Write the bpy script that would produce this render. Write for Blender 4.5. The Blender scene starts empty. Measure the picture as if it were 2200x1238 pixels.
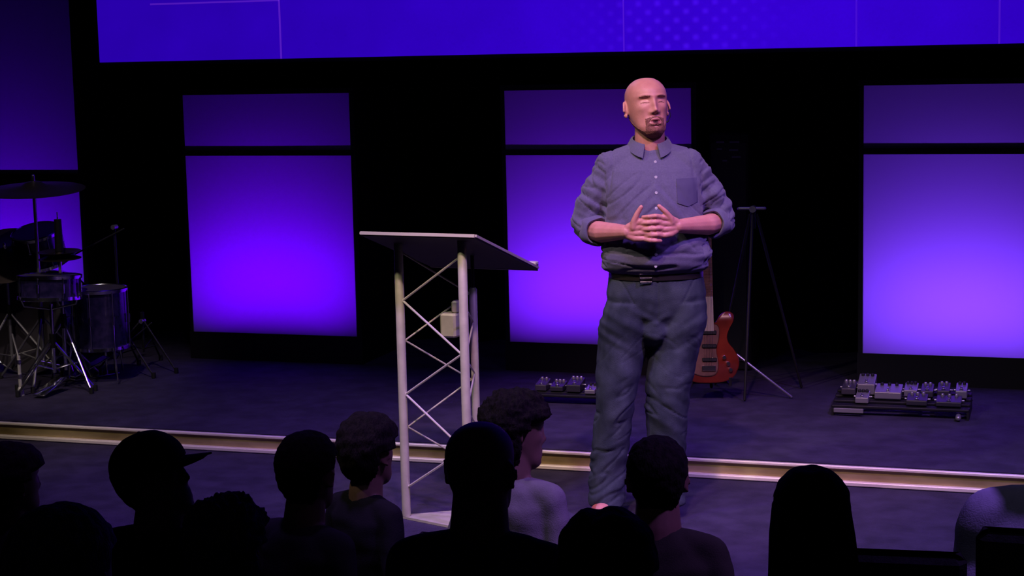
import bpy, math, random
import numpy as np
from mathutils import Vector, Matrix, noise
random.seed(7)
rng = np.random.default_rng(7)
PI = math.pi
S = bpy.context.scene
COL = S.collection

# ------------------------------------------------------------------ camera
YAW, PITCH, ROLL, FPX = 0.32031, 0.13618, -0.02247, 3800.0
CAMZ = 2.34
fwd = Vector((-math.sin(YAW)*math.cos(PITCH), math.cos(YAW)*math.cos(PITCH), -math.sin(PITCH)))
_r = Vector((math.cos(YAW), math.sin(YAW), 0)); _u = _r.cross(fwd)
_c, _s = math.cos(ROLL), math.sin(ROLL)
cr = _c*_r + _s*_u; cu = -_s*_r + _c*_u
cam_d = bpy.data.cameras.new('camera'); cam = bpy.data.objects.new('camera', cam_d); COL.objects.link(cam)
cam_d.sensor_width = 36.0; cam_d.lens = FPX/2200*36.0; cam_d.clip_start = 0.05
cam.matrix_world = Matrix(((cr.x, cu.x, -fwd.x, 0), (cr.y, cu.y, -fwd.y, 0), (cr.z, cu.z, -fwd.z, CAMZ), (0, 0, 0, 1)))
S.camera = cam

def ray(px, py):
    return fwd + cr*((px-1100)/FPX) - cu*((py-619)/FPX)
def at(px, py, Y):                     # point of the vertical plane y = Y
    d = ray(px, py); return Vector((0, 0, CAMZ)) + d*(Y/d.y)
def onz(px, py, z):                    # point of the horizontal plane z
    d = ray(px, py); return Vector((0, 0, CAMZ)) + d*((z-CAMZ)/d.z)

# ------------------------------------------------------------------ world, exposure, lights
W = bpy.data.worlds.new('world'); S.world = W; W.use_nodes = True
W.node_tree.nodes['Background'].inputs[0].default_value = (0.10, 0.08, 0.22, 1)
W.node_tree.nodes['Background'].inputs[1].default_value = 0.012
S.view_settings.view_transform = 'Standard'; S.view_settings.look = 'None'
S.view_settings.gamma = 1.0; S.view_settings.exposure = 0.0; S.view_settings.use_curve_mapping = False

def spot(name, loc, tgt, energy, color, size, blend=0.5, radius=0.12):
    l = bpy.data.lights.new(name, 'SPOT'); l.energy = energy; l.color = color
    l.spot_size = math.radians(size); l.spot_blend = blend; l.shadow_soft_size = radius
    o = bpy.data.objects.new(name, l); COL.objects.link(o); o.location = loc
    o.rotation_euler = (Vector(tgt)-Vector(loc)).to_track_quat('-Z', 'Y').to_euler()
    return o
Z1, Z2 = 0.40, 0.49                     # lower and upper stage level
YE, YW = 7.62, 9.50                     # edge of the upper stage, plane of the panels
# front wash: a row of stage spots over the first rows
spot('stage_spot_key', (-1.0, 3.4, 5.6), (-1.75, 6.9, 1.35), 640, (1.0, 0.50, 0.62), 27, 0.6, 0.10)
spot('stage_spot_warm', (-4.6, 3.6, 5.4), (-2.0, 6.9, 1.2), 340, (1.0, 0.88, 0.58), 34, 0.6, 0.10)
spot('stage_spot_cool', (1.2, 3.4, 5.4), (-1.6, 6.9, 1.2), 60, (0.50, 0.42, 1.0), 36, 0.6, 0.10)
for i, x in enumerate((-5.6, -3.9, -2.2, -0.6, 1.0)):
    spot('stage_spot_edge', (x+0.6, 3.6, 5.6), (x, 7.6, 0.35), 330, (1.0, 0.82, 0.64), 24, 0.7, 0.12)
spot('stage_spot_violet', (1.5, 4.6, 5.8), (-0.6, 6.7, 0.4), 1700, (0.42, 0.18, 1.0), 48, 0.9, 0.2)
spot('stage_spot_purple', (-2.6, 4.6, 5.8), (-3.0, 6.7, 0.4), 800, (0.40, 0.16, 1.0), 42, 0.9, 0.2)
spot('stage_spot_drums', (-4.4, 6.2, 5.4), (-5.65, 8.45, 1.0), 240, (1.0, 0.80, 0.80), 24, 0.8, 0.06)  # extra spot added so the drum chrome sparkles
spot('front_row_spill', (-1.6, 2.2, 5.6), (-1.75, 5.7, 1.0), 24, (0.85, 0.80, 1.0), 22, 0.9, 0.2)  # added lamp standing in for stage wash spilling onto the front row
spot('front_row_spill', (0.4, 2.2, 5.6), (0.35, 5.0, 0.9), 60, (0.70, 0.62, 1.0), 22, 0.9, 0.2)  # second added fill, lifts the pale shirt at the right
spot('stage_spot_blue', (-2.5, 5.0, 5.8), (-3.0, 7.6, 0.4), 110, (0.28, 0.12, 1.0), 62, 0.9, 0.2)
spot('stage_spot_back', (-4.2, 9.3, 4.6), (-1.75, 7.2, 1.3), 60, (0.6, 0.45, 1.0), 40, 0.6, 0.1)

# ------------------------------------------------------------------ materials
def principled(name, col, rough=0.6, metal=0.0, spec=0.5, coat=0.0, sheen=0.0):
    m = bpy.data.materials.new(name); m.use_nodes = True
    b = m.node_tree.nodes['Principled BSDF']
    b.inputs['Base Color'].default_value = (*col, 1); b.inputs['Roughness'].default_value = rough
    b.inputs['Metallic'].default_value = metal; b.inputs['Specular IOR Level'].default_value = spec
    b.inputs['Coat Weight'].default_value = coat; b.inputs['Sheen Weight'].default_value = sheen
    return m
def noisy(name, c1, c2, scale, rough=0.7, bump=0.0, bscale=None, stretch=(1, 1, 1), lo=0.35, hi=0.65, **k):
    m = principled(name, c1, rough, **k); nt = m.node_tree; N = nt.nodes; L = nt.links
    b = N['Principled BSDF']
    tc = N.new('ShaderNodeTexCoord'); mp = N.new('ShaderNodeMapping'); mp.inputs['Scale'].default_value = stretch
    L.new(tc.outputs['Object'], mp.inputs['Vector'])
    n = N.new('ShaderNodeTexNoise'); n.inputs['Scale'].default_value = scale; n.inputs['Detail'].default_value = 5
    L.new(mp.outputs[0], n.inputs['Vector'])
    r = N.new('ShaderNodeValToRGB'); r.color_ramp.elements[0].color = (*c1, 1); r.color_ramp.elements[1].color = (*c2, 1)
    r.color_ramp.elements[0].position = lo; r.color_ramp.elements[1].position = hi
    L.new(n.outputs['Fac'], r.inputs['Fac']); L.new(r.outputs[0], b.inputs['Base Color'])
    if bump:
        n2 = N.new('ShaderNodeTexNoise'); n2.inputs['Scale'].default_value = bscale or scale*6; n2.inputs['Detail'].default_value = 3
        L.new(mp.outputs[0], n2.inputs['Vector'])
        bp = N.new('ShaderNodeBump'); bp.inputs['Strength'].default_value = bump; bp.inputs['Distance'].default_value = 0.01
        L.new(n2.outputs['Fac'], bp.inputs['Height']); L.new(bp.outputs[0], b.inputs['Normal'])
    return m
M = {}
M['stage'] = noisy('stage_carpet', (0.021, 0.017, 0.040), (0.036, 0.029, 0.066), 9, 0.85, 0.4, 160, spec=0.25)
M['floor'] = noisy('hall_carpet', (0.012, 0.011, 0.014), (0.02, 0.018, 0.024), 6, 0.95, 0.3, 120, spec=0.1)
M['curtain'] = principled('black_velour', (0.0035, 0.0035, 0.005), 0.95, spec=0.1)
M['black'] = principled('black_paint', (0.006, 0.006, 0.008), 0.6, spec=0.3)
M['rail_black'] = principled('black_rail', (0.01, 0.01, 0.014), 0.7, spec=0.2)
M['trim'] = noisy('aluminium_trim', (0.74, 0.68, 0.54), (0.88, 0.82, 0.68), 3, 0.45, stretch=(1, 4, 4), metal=0.3)
M['riser'] = noisy('gold_riser', (0.16, 0.12, 0.035), (0.50, 0.40, 0.19), 1.6, 0.4, stretch=(1.2, 1, 3), metal=0.4)
M['chrome'] = principled('chrome', (0.75, 0.75, 0.78), 0.18, metal=1.0)
M['steel'] = principled('brushed_steel', (0.5, 0.5, 0.52), 0.4, metal=0.9)
M['truss'] = noisy('painted_truss', (0.40, 0.41, 0.30), (0.50, 0.51, 0.38), 14, 0.42, metal=0.25)
M['lacing'] = principled('truss_lacing', (0.66, 0.64, 0.60), 0.35, metal=0.35)
M['board'] = principled('lectern_board', (0.02, 0.018, 0.018), 0.55)
M['edge'] = principled('board_edge', (0.45, 0.42, 0.36), 0.4, metal=0.4)
M['skin'] = noisy('skin', (0.47, 0.205, 0.17), (0.53, 0.245, 0.20), 28, 0.48, 0.08, 220, spec=0.4)
b = M['skin'].node_tree.nodes['Principled BSDF']; b.inputs['Subsurface Weight'].default_value = 0.12
b.inputs['Subsurface Radius'].default_value = (0.02, 0.008, 0.004); b.inputs['Subsurface Scale'].default_value = 0.3
M['lips'] = principled('lip_skin', (0.34, 0.11, 0.10), 0.45)
M['lid'] = principled('eyelid_skin', (0.56, 0.27, 0.225), 0.38)
M['mouth'] = principled('mouth_dark', (0.05, 0.012, 0.012), 0.6)  # dark of mouth and nostril hollows, put into the skin colour
M['lash'] = principled('lash_dark', (0.20, 0.08, 0.07), 0.8)
M['beard'] = noisy('ginger_beard', (0.15, 0.060, 0.048), (0.25, 0.105, 0.085), 120, 0.85, 0.35, 400, spec=0.2)
M['brow'] = noisy('brow_hair', (0.40, 0.18, 0.14), (0.50, 0.25, 0.19), 120, 0.85, 0.5, 300, spec=0.2)
M['shirt'] = noisy('chambray_cotton', (0.090, 0.088, 0.145), (0.104, 0.101, 0.166), 140, 0.85, 0.25, 420, spec=0.15, sheen=0.15)
M['shirt_dark'] = principled('chambray_pocket', (0.072, 0.068, 0.125), 0.9, spec=0.15)
M['shirt_in'] = principled('collar_band', (0.03, 0.03, 0.05), 0.9, spec=0.1)
M['button'] = principled('shirt_button', (0.5, 0.5, 0.55), 0.3)
M['jeans'] = noisy('blue_denim', (0.018, 0.026, 0.037), (0.048, 0.062, 0.082), 7, 0.8, 0.35, 380, stretch=(1.6, 1.6, 0.8), spec=0.2)
M['belt'] = principled('black_leather', (0.012, 0.01, 0.01), 0.35)
M['shoe'] = noisy('brown_leather', (0.26, 0.075, 0.045), (0.36, 0.12, 0.07), 12, 0.4)
M['sole'] = principled('shoe_sole', (0.03, 0.02, 0.018), 0.7)
M['guitar'] = noisy('cherry_lacquer', (0.085, 0.010, 0.005), (0.21, 0.024, 0.010), 5, 0.25, coat=0.5)
M['pickguard'] = noisy('tortoise_guard', (0.09, 0.042, 0.034), (0.14, 0.065, 0.052), 30, 0.35)
M['maple'] = principled('maple_neck', (0.34, 0.29, 0.24), 0.35)
M['drum'] = noisy('dark_blue_shell', (0.012, 0.010, 0.05), (0.03, 0.02, 0.09), 30, 0.2, coat=0.6)
M['drumhead'] = principled('drum_skin', (0.045, 0.04, 0.05), 0.5)
M['brass'] = principled('dark_cymbal', (0.05, 0.04, 0.035), 0.42, metal=0.9)
M['pedal_a'] = principled('pale_pedal', (0.27, 0.26, 0.28), 0.35, metal=0.6)
M['pedal_b'] = principled('grey_pedal', (0.06, 0.055, 0.07), 0.4, metal=0.5)
M['pedal_c'] = principled('black_pedal', (0.02, 0.02, 0.025), 0.4)
M['rubber'] = principled('cable_rubber', (0.012, 0.012, 0.014), 0.55)
M['tape'] = principled('grey_label', (0.20, 0.20, 0.22), 0.7)
M['chair'] = noisy('chair_fabric', (0.008, 0.008, 0.010), (0.013, 0.012, 0.016), 40, 0.95, 0.3, 200, spec=0.05)
M['chair_metal'] = principled('chair_metal', (0.02, 0.02, 0.022), 0.5, metal=0.5)
M['aud_skin'] = principled('shaded_skin', (0.15, 0.08, 0.06), 0.6)  # skin darkened in its colour for the unlit audience
def cloth(n, c): 
    M[n] = noisy(n, tuple(x*0.85 for x in c), c, 25, 0.95, 0.2, 220, spec=0.08); return M[n]
cloth('cloth_black', (0.012, 0.012, 0.014)); cloth('cloth_navy', (0.035, 0.035, 0.085)); cloth('cloth_grey', (0.19, 0.18, 0.19))
cloth('cloth_mid', (0.05, 0.05, 0.055)); cloth('cloth_maroon', (0.10, 0.02, 0.03)); cloth('cloth_blue', (0.24, 0.24, 0.33)); cloth('cloth_olive', (0.03, 0.03, 0.022))
def hairm(n, c, c2, s=70):
    M[n] = noisy(n, c, c2, s, 0.85, 0.6, s*2, stretch=(1, 1, 0.35), spec=0.12)
hairm('hair_black', (0.004, 0.003, 0.003), (0.012, 0.009, 0.008)); hairm('hair_brown', (0.010, 0.006, 0.004), (0.025, 0.015, 0.010))
hairm('hair_grey', (0.05, 0.05, 0.05), (0.13, 0.13, 0.13)); hairm('hair_dark_red', (0.02, 0.006, 0.005), (0.05, 0.014, 0.010))
M['cap'] = principled('dark_cap', (0.012, 0.013, 0.018), 0.9, spec=0.1)

def fabric(name, col, trans):           # thin panel cloth lit from behind
    m = bpy.data.materials.new(name); m.use_nodes = True; nt = m.node_tree; N = nt.nodes; L = nt.links
    N.remove(N['Principled BSDF'])
    t = N.new('ShaderNodeBsdfTranslucent'); t.inputs[0].default_value = (*trans, 1)
    d = N.new('ShaderNodeBsdfDiffuse'); d.inputs[0].default_value = (*col, 1)
    a = N.new('ShaderNodeMixShader'); a.inputs[0].default_value = 0.35
    L.new(t.outputs[0], a.inputs[1]); L.new(d.outputs[0], a.inputs[2]); L.new(a.outputs[0], N['Material Output'].inputs[0])
    return m
M['fabric'] = fabric('panel_cloth', (0.42, 0.38, 0.42), (0.85, 0.85, 0.85))

def glow_fascia():  # fascia face that gives off its own blue glow
    m = bpy.data.materials.new('led_screen'); m.use_nodes = True; nt = m.node_tree; N = nt.nodes; L = nt.links
    N.remove(N['Principled BSDF'])
    e = N.new('ShaderNodeEmission'); g = N.new('ShaderNodeBsdfGlossy'); g.inputs[0].default_value = (0.02, 0.02, 0.02, 1); g.inputs[1].default_value = 0.4
    add = N.new('ShaderNodeAddShader'); L.new(e.outputs[0], add.inputs[0]); L.new(g.outputs[0], add.inputs[1]); L.new(add.outputs[0], N['Material Output'].inputs[0])
    tc = N.new('ShaderNodeTexCoord'); sx = N.new('ShaderNodeSeparateXYZ'); L.new(tc.outputs['Object'], sx.inputs[0])
    def math_(op, a, b=None, c=None):
        n = N.new('ShaderNodeMath'); n.operation = op
        for i, v in enumerate((a, b, c)):
            if v is None: continue
            if isinstance(v, (int, float)): n.inputs[i].default_value = v
            else: L.new(v, n.inputs[i])
        return n.outputs[0]
    X, Z = sx.outputs[0], sx.outputs[2]
    # glow swells towards the middle
    sw = math_('MULTIPLY', math_('EXPONENT', math_('MULTIPLY', math_('POWER', math_('SUBTRACT', X, 3.9), 2), -0.22)), 0.42)
    base = math_('ADD', sw, 0.68)
    no = N.new('ShaderNodeTexNoise'); no.inputs['Scale'].default_value = 3.0; L.new(tc.outputs['Object'], no.inputs['Vector'])
    base = math_('MULTIPLY', base, math_('ADD', math_('MULTIPLY', no.outputs['Fac'], 0.3), 0.85))
    # moire-like field of dots
    def grid(v, s): return math_('SINE', math_('MULTIPLY', v, s))
    dots = math_('MULTIPLY', grid(X, 2*PI/0.105), grid(Z, 2*PI/0.092))
    dots = math_('POWER', math_('MAXIMUM', dots, 0), 1.5)
    fld = math_('EXPONENT', math_('MULTIPLY', math_('POWER', math_('SUBTRACT', X, 3.55), 2), -7.0))
    dots = math_('MULTIPLY', math_('MULTIPLY', dots, fld), 0.9)
    # thin drawn lines
    ln = None
    for x0, w, s in ((1.20, 0.012, .9), (3.25, 0.008, .6), (4.50, 0.010, .35), (5.22, 0.010, .5)):
        k = math_('MULTIPLY', math_('LESS_THAN', math_('ABSOLUTE', math_('SUBTRACT', X, x0)), w/2), s)
        ln = k if ln is None else math_('ADD', ln, k)
    h = math_('MULTIPLY', math_('LESS_THAN', math_('ABSOLUTE', math_('SUBTRACT', Z, 0.335)), 0.005), math_('LESS_THAN', X, 1.2))
    h = math_('MULTIPLY', h, math_('GREATER_THAN', X, 0.36))
    h2 = math_('MULTIPLY', math_('LESS_THAN', math_('ABSOLUTE', math_('SUBTRACT', Z, 0.348)), 0.005), math_('GREATER_THAN', X, 1.2))
    h2 = math_('MULTIPLY', h2, math_('LESS_THAN', X, 1.9))
    ln = math_('ADD', ln, math_('MULTIPLY', math_('ADD', h, h2), 0.8))
    cc = N.new('ShaderNodeCombineColor')
    L.new(math_('ADD', math_('MULTIPLY', base, 0.034), math_('ADD', math_('MULTIPLY', ln, 0.07), math_('MULTIPLY', dots, 0.03))), cc.inputs[0])
    L.new(math_('ADD', math_('MULTIPLY', ln, 0.012), math_('MULTIPLY', dots, 0.004)), cc.inputs[1])
    L.new(math_('ADD', math_('MULTIPLY', base, 0.62), math_('ADD', math_('MULTIPLY', ln, 0.10), math_('MULTIPLY', dots, 0.25))), cc.inputs[2])
    L.new(cc.outputs[0], e.inputs[0]); e.inputs[1].default_value = 0.92
    return m
M['led'] = glow_fascia()

# ------------------------------------------------------------------ mesh helpers
class MB:
    def __init__(s): s.v = []; s.f = []
    def add(s, vs, fs):
        n = len(s.v); s.v += [tuple(map(float, p)) for p in vs]; s.f += [tuple(n+i for i in f) for f in fs]; return s
    def box(s, c, d, R=None, bev=0.0):
        hx, hy, hz = d[0]/2, d[1]/2, d[2]/2
        if bev <= 0:
            vs = [Vector((x, y, z)) for x in (-hx, hx) for y in (-hy, hy) for z in (-hz, hz)]
            fs = [(0, 1, 3, 2), (4, 6, 7, 5), (0, 4, 5, 1), (2, 3, 7, 6), (0, 2, 6, 4), (1, 5, 7, 3)]
        else:                                           # chamfered box: three nested rings
            b = min(bev, hx*.9, hy*.9, hz*.9)
            def oct_(z, k):
                x, y = hx-k, hy-k; c_ = b
                return [Vector(p) for p in ((x, -y+c_, z), (x, y-c_, z), (x-c_, y, z), (-x+c_, y, z), (-x, y-c_, z), (-x, -y+c_, z), (-x+c_, -y, z), (x-c_, -y, z))]
            rs = [oct_(-hz, b*.9), oct_(-hz+b, 0), oct_(hz-b, 0), oct_(hz, b*.9)]
            vs = [p for r in rs for p in r]
            fs = [tuple(reversed(range(8))), tuple(range(24, 32))]
            for k in range(3):
                for i in range(8):
                    j = (i+1) % 8; fs.append((k*8+i, k*8+j, (k+1)*8+j, (k+1)*8+i))
        if R is not None: vs = [R @ p for p in vs]
        return s.add([p+Vector(c) for p in vs], fs)
    def loft(s, rings, cap=True, closed=False):
        n = len(rings[0]); vs = [p for r in rings for p in r]; fs = []
        m = len(rings)
        for k in range(m if closed else m-1):
            for i in range(n):
                j = (i+1) % n; k2 = (k+1) % m
                fs.append((k*n+i, k*n+j, k2*n+j, k2*n+i))
        if cap and not closed:
            fs.append(tuple(reversed(range(n)))); fs.append(tuple(range((m-1)*n, m*n)))
        return s.add(vs, fs)
    def tube(s, pts, r, seg=10, round_=False, cap=True, squash=None):
        pts = [Vector(p) for p in pts]
        if not hasattr(r, '__len__'): r = [r]*len(pts)
        r = list(r)
        if round_:
            d0 = (pts[0]-pts[1]).normalized(); d1 = (pts[-1]-pts[-2]).normalized()
            P, Rr = [], []
            for a in (80, 55, 28): P.append(pts[0]+d0*r[0]*math.sin(math.radians(a))); Rr.append(r[0]*math.cos(math.radians(a)))
            P += pts; Rr += r
            for a in (28, 55, 80): P.append(pts[-1]+d1*r[-1]*math.sin(math.radians(a))); Rr.append(r[-1]*math.cos(math.radians(a)))
            pts, r = P, Rr
        rings = []; t0 = (pts[1]-pts[0]).normalized()
        ref = Vector((0, 0, 1)) if abs(t0.z) < 0.9 else Vector((0, 1, 0))
        u = t0.cross(ref).normalized()
        for i, p in enumerate(pts):
            t = (pts[min(i+1, len(pts)-1)]-pts[max(i-1, 0)]).normalized()
            u = (u-t*u.dot(t)).normalized(); w = t.cross(u)
            rings.append([p+(u*math.cos(a)+w*math.sin(a))*r[i] for a in np.arange(seg)*2*PI/seg])
        return s.loft(rings, cap)
    def caps(s, pts, radii, seg=14):      # chain of round-ended tapered capsules
        for i in range(len(pts)-1): s.tube([pts[i], pts[i+1]], [radii[i], radii[i+1]], seg, True)
        return s
    def ell(s, c, r, R=None, seg=20, rg=12):
        rings = []
        for k in range(1, rg):
            a = PI*k/rg
            ring = [Vector((r[0]*math.sin(a)*math.cos(b), r[1]*math.sin(a)*math.sin(b), -r[2]*math.cos(a))) for b in np.arange(seg)*2*PI/seg]
            if R is not None: ring = [R @ p for p in ring]
            rings.append([p+Vector(c) for p in ring])
        return s.loft(rings)
    def lathe(s, prof, c=(0, 0, 0), R=None, seg=32):      # profile of (r, z), closed by caps
        rings = []
        for r_, z in prof:
            ring = [Vector((max(r_, 1e-4)*math.cos(a), max(r_, 1e-4)*math.sin(a), z)) for a in np.arange(seg)*2*PI/seg]
            if R is not None: ring = [R @ p for p in ring]
            rings.append([p+Vector(c) for p in ring])
        return s.loft(rings)
    def prism(s, outline, h, origin=(0, 0, 0), R=None):    # outline (x, y) extruded along z
        vs = [Vector((x, y, 0)) for x, y in outline]+[Vector((x, y, h)) for x, y in outline]
        n = len(outline)
        if R is not None: vs = [R @ p for p in vs]
        fs = [tuple(reversed(range(n))), tuple(range(n, 2*n))]+[(i, (i+1) % n, n+(i+1) % n, n+i) for i in range(n)]
        return s.add([p+Vector(origin) for p in vs], fs)
    def mesh(s, name):
        me = bpy.data.meshes.new(name); me.from_pydata(s.v, [], s.f); me.validate(); 
        import bmesh
        bm = bmesh.new(); bm.from_mesh(me); bmesh.ops.recalc_face_normals(bm, faces=bm.faces); bm.to_mesh(me); bm.free()
        return me
    def build(s, name, mat, parent=None, smooth=True, angle=40):
        return put(name, s.mesh(name), mat, parent, smooth, angle)
def put(name, me, mat, parent=None, smooth=True, angle=40):
    o = bpy.data.objects.new(name, me); COL.objects.link(o)
    if mat is not None: me.materials.append(mat)
    if smooth:
        me.polygons.foreach_set('use_smooth', [True]*len(me.polygons))
        try: me.set_sharp_from_angle(angle=math.radians(angle))
        except Exception: pass
    if parent is not None: o.parent = parent
    return o
def tag(o, label, cat, group=None, kind=None):
    o['label'] = label; o['category'] = cat
    if group: o['group'] = group
    if kind: o['kind'] = kind
    return o
def empty(name, loc=(0, 0, 0), rz=0.0, label=None, cat=None, group=None):
    o = bpy.data.objects.new(name, None); COL.objects.link(o); o.location = loc; o.rotation_euler = (0, 0, rz); o.empty_display_size = 0.1
    if label: tag(o, label, cat, group)
    return o
def struct(o): o['kind'] = 'structure'; return o
def copy_tree(o, parent=None):
    c = o.copy(); COL.objects.link(c); c.parent = parent
    for ch in list(o.children): copy_tree(ch, c)
    return c
def remesh(mb, name, voxel, smooth=4, fn=None, factor=0.5):
    me = mb.mesh('tmp'); o = bpy.data.objects.new('tmp', me); COL.objects.link(o)
    r = o.modifiers.new('r', 'REMESH'); r.mode = 'VOXEL'; r.voxel_size = voxel; r.use_smooth_shade = True
    if smooth:
        q = o.modifiers.new('s', 'SMOOTH'); q.iterations = smooth; q.factor = factor
    dg = bpy.context.evaluated_depsgraph_get(); dg.update()
    m2 = bpy.data.meshes.new_from_object(o.evaluated_get(dg)); m2.name = name
    bpy.data.objects.remove(o); bpy.data.meshes.remove(me)
    if fn:
        n = len(m2.vertices); co = np.empty(n*3, np.float32); m2.vertices.foreach_get('co', co)
        nr = np.empty(n*3, np.float32); m2.vertex_normals.foreach_get('vector', nr)
        co = co.reshape(-1, 3); nr = nr.reshape(-1, 3)
        co = fn(co.astype(np.float64), nr.astype(np.float64)); m2.vertices.foreach_set('co', co.astype(np.float32).ravel()); m2.update()
    return m2
def rot(ax, deg): return Matrix.Rotation(math.radians(deg), 3, ax)

# ------------------------------------------------------------------ setting
struct(MB().box((-2.5, 3.0, -0.05), (16, 14, 0.1)).build('floor', M['floor'], None, False))
# raked tiers of the hall floor
for i, (y0, y1, z) in enumerate(((3.78, 4.62, 0.13), (3.02, 3.78, 0.26), (1.2, 3.02, 0.39))):
    struct(MB().box((-2.5, (y0+y1)/2, z/2+0.001), (15.6, y1-y0, z)).build('trim_%d' % (i+1), M['floor'], None, False))
struct(MB().box((-2.5, 8.15, Z1/2), (15.6, 3.9, Z1), bev=0.01).build('floor_stage_lower', M['stage'], None, False))
struct(MB().box((-2.5, (YE+10.6)/2+0.011, Z1+0.0005+(Z2-Z1)/2), (15.6, 10.6-YE-0.022, Z2-Z1-0.001)).build('floor_stage_upper', M['stage'], None, False))
# riser with its two pale metal nosings
t = empty('stage_edge_trim', (-2.5, YE, Z1), 0, 'long pale metal trim with golden face along the upper stage edge', 'stage trim')
pr = [(0, 0.006), (0.0, 0.084), (0.010, 0.084), (0.010, 0.006)]
MB().box((0, 0.004, 0.045), (15.6, 0.008, 0.052)).build('riser_face', M['riser'], t, False)
MB().box((0, -0.004, 0.0815), (15.6, 0.022, 0.013), bev=0.003).build('nosing', M['trim'], t, False)
o = MB().box((0, -0.010, 0.012), (15.6, 0.030, 0.020), bev=0.004).build('base_strip', M['trim'], t, False); o['label'] = 'bright lower metal strip'
# back curtain with folds
cv = []; xs = np.linspace(-10.2, 5.2, 900)
for z in (Z2, 2.2, 5.2):
    cv.append([(x, 10.45+0.05*math.sin(x*14+0.6*math.sin(x*3.1))+0.02*math.sin(x*33), z) for x in xs])
mb = MB(); n = len(xs); mb.add([p for r in cv for p in r], [(k*n+i, k*n+i+1, (k+1)*n+i+1, (k+1)*n+i) for k in range(2) for i in range(n-1)])
struct(mb.build('wall_back', M['curtain'], None))

# ------------------------------------------------------------------ lit panels
def light_box(x0, x1, zb, zg0, zg1, zt, col, energy, label, tilt=42, Y=YW, dep=0.66, spread=84, zl=0.13, floor_z=Z2):
    cx = (x0+x1)/2; w = x1-x0
    t = empty('lit_panel', (cx, Y, floor_z), 0, label, 'lit panel', 'purple lit stage panels')
    zb, zg0, zg1, zt = (z-floor_z for z in (zb, zg0, zg1, zt))
    T = 0.03; D = dep
    mb = MB()                                             # black case added behind the cloth to stop its lamp leaking
    mb.box((-w/2-T/2+0.004, D/2+0.004, zt/2), (T, D, zt)); mb.box((w/2+T/2-0.004, D/2+0.004, zt/2), (T, D, zt))
    mb.box((0, D+T/2, zt/2), (w+2*T, T, zt)); mb.box((0, D/2, zt+T/2), (w+2*T, D, T))
    mb.box((0, 0.012, zb/2), (w+2*T, 0.024, zb))
    mb.build('case', M['black'], t, False)
    MB().box((0, -0.006, (zg0+zg1)/2), (w+0.01, 0.03, zg1-zg0)).build('cross_rail', M['rail_black'], t, False)
    for nm, a, b_ in (('lower_cloth', zb, zg0), ('upper_cloth', zg1, zt)):
        nx, nz = 14, 14; vs = []; fs = []
        for j in range(nz+1):
            for i in range(nx+1):
                u, v = i/nx, j/nz
                vs.append((-w/2+w*u, -0.004+0.004*math.sin(u*PI)*math.sin(v*PI), a+(b_-a)*v))
        for j in range(nz):
            for i in range(nx): fs.append((j*(nx+1)+i, j*(nx+1)+i+1, (j+1)*(nx+1)+i+1, (j+1)*(nx+1)+i))
        MB().add(vs, fs).build(nm, M['fabric'], t)
    MB().box((0, D-0.12, zl-0.03), (w*0.8, 0.08, 0.05), bev=0.01).build('lamp_bar', M['black'], t, False)
    l = bpy.data.lights.new('panel_lamp', 'AREA'); l.shape = 'RECTANGLE'; l.size = w*0.94; l.size_y = 0.05
    l.energy = energy; l.color = col; l.spread = math.radians(spread)
    lo = bpy.data.objects.new('panel_lamp', l); COL.objects.link(lo); lo.parent = t
    lo.location = (0, D-0.12, zl+0.01); lo.rotation_euler = (math.radians(90+tilt), 0, PI)
    return t
ZB, ZG0, ZG1, ZT = 0.657, 1.728, 1.760, 2.090
light_box(-5.20, -4.12, ZB, ZG0, ZG1, ZT, (0.125, 0.0, 1.0), 6.5, 'purple lit panel standing left of the lectern')
light_box(-3.17, -2.10, ZB, ZG0, ZG1, ZT, (0.16, 0.010, 1.0), 8, 'purple lit panel standing directly behind the bald man')
light_box(-1.17, -0.10, ZB, ZG0, ZG1, ZT, (0.175, 0.036, 1.0), 9, 'paler violet lit panel behind the pedalboard at right edge', spread=100)
light_box(-7.10, -5.945, ZB, 1.51, 1.62, 2.95, (0.115, 0.0, 1.0), 4.6, 'tall blue lit panel behind the drum kit', tilt=48)

# ------------------------------------------------------------------ overhead glowing fascia
t = empty('video_screen', (-5.70, 9.42, 2.295), 0, 'wide blue video screen hanging above the stage panels', 'screen')
MB().box((3.9, 0, 0.85), (7.8, 0.02, 1.70)).build('display', M['led'], t, False)
mb = MB(); mb.box((3.9, 0.05, -0.012), (7.86, 0.10, 0.022)); mb.box((-0.016, 0.05, 0.85), (0.03, 0.10, 1.72)); mb.box((7.816, 0.05, 0.85), (0.03, 0.10, 1.72)); mb.box((3.9, 0.06, 0.85), (7.8, 0.06, 1.70))
mb.build('housing', M['black'], t, False)

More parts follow.
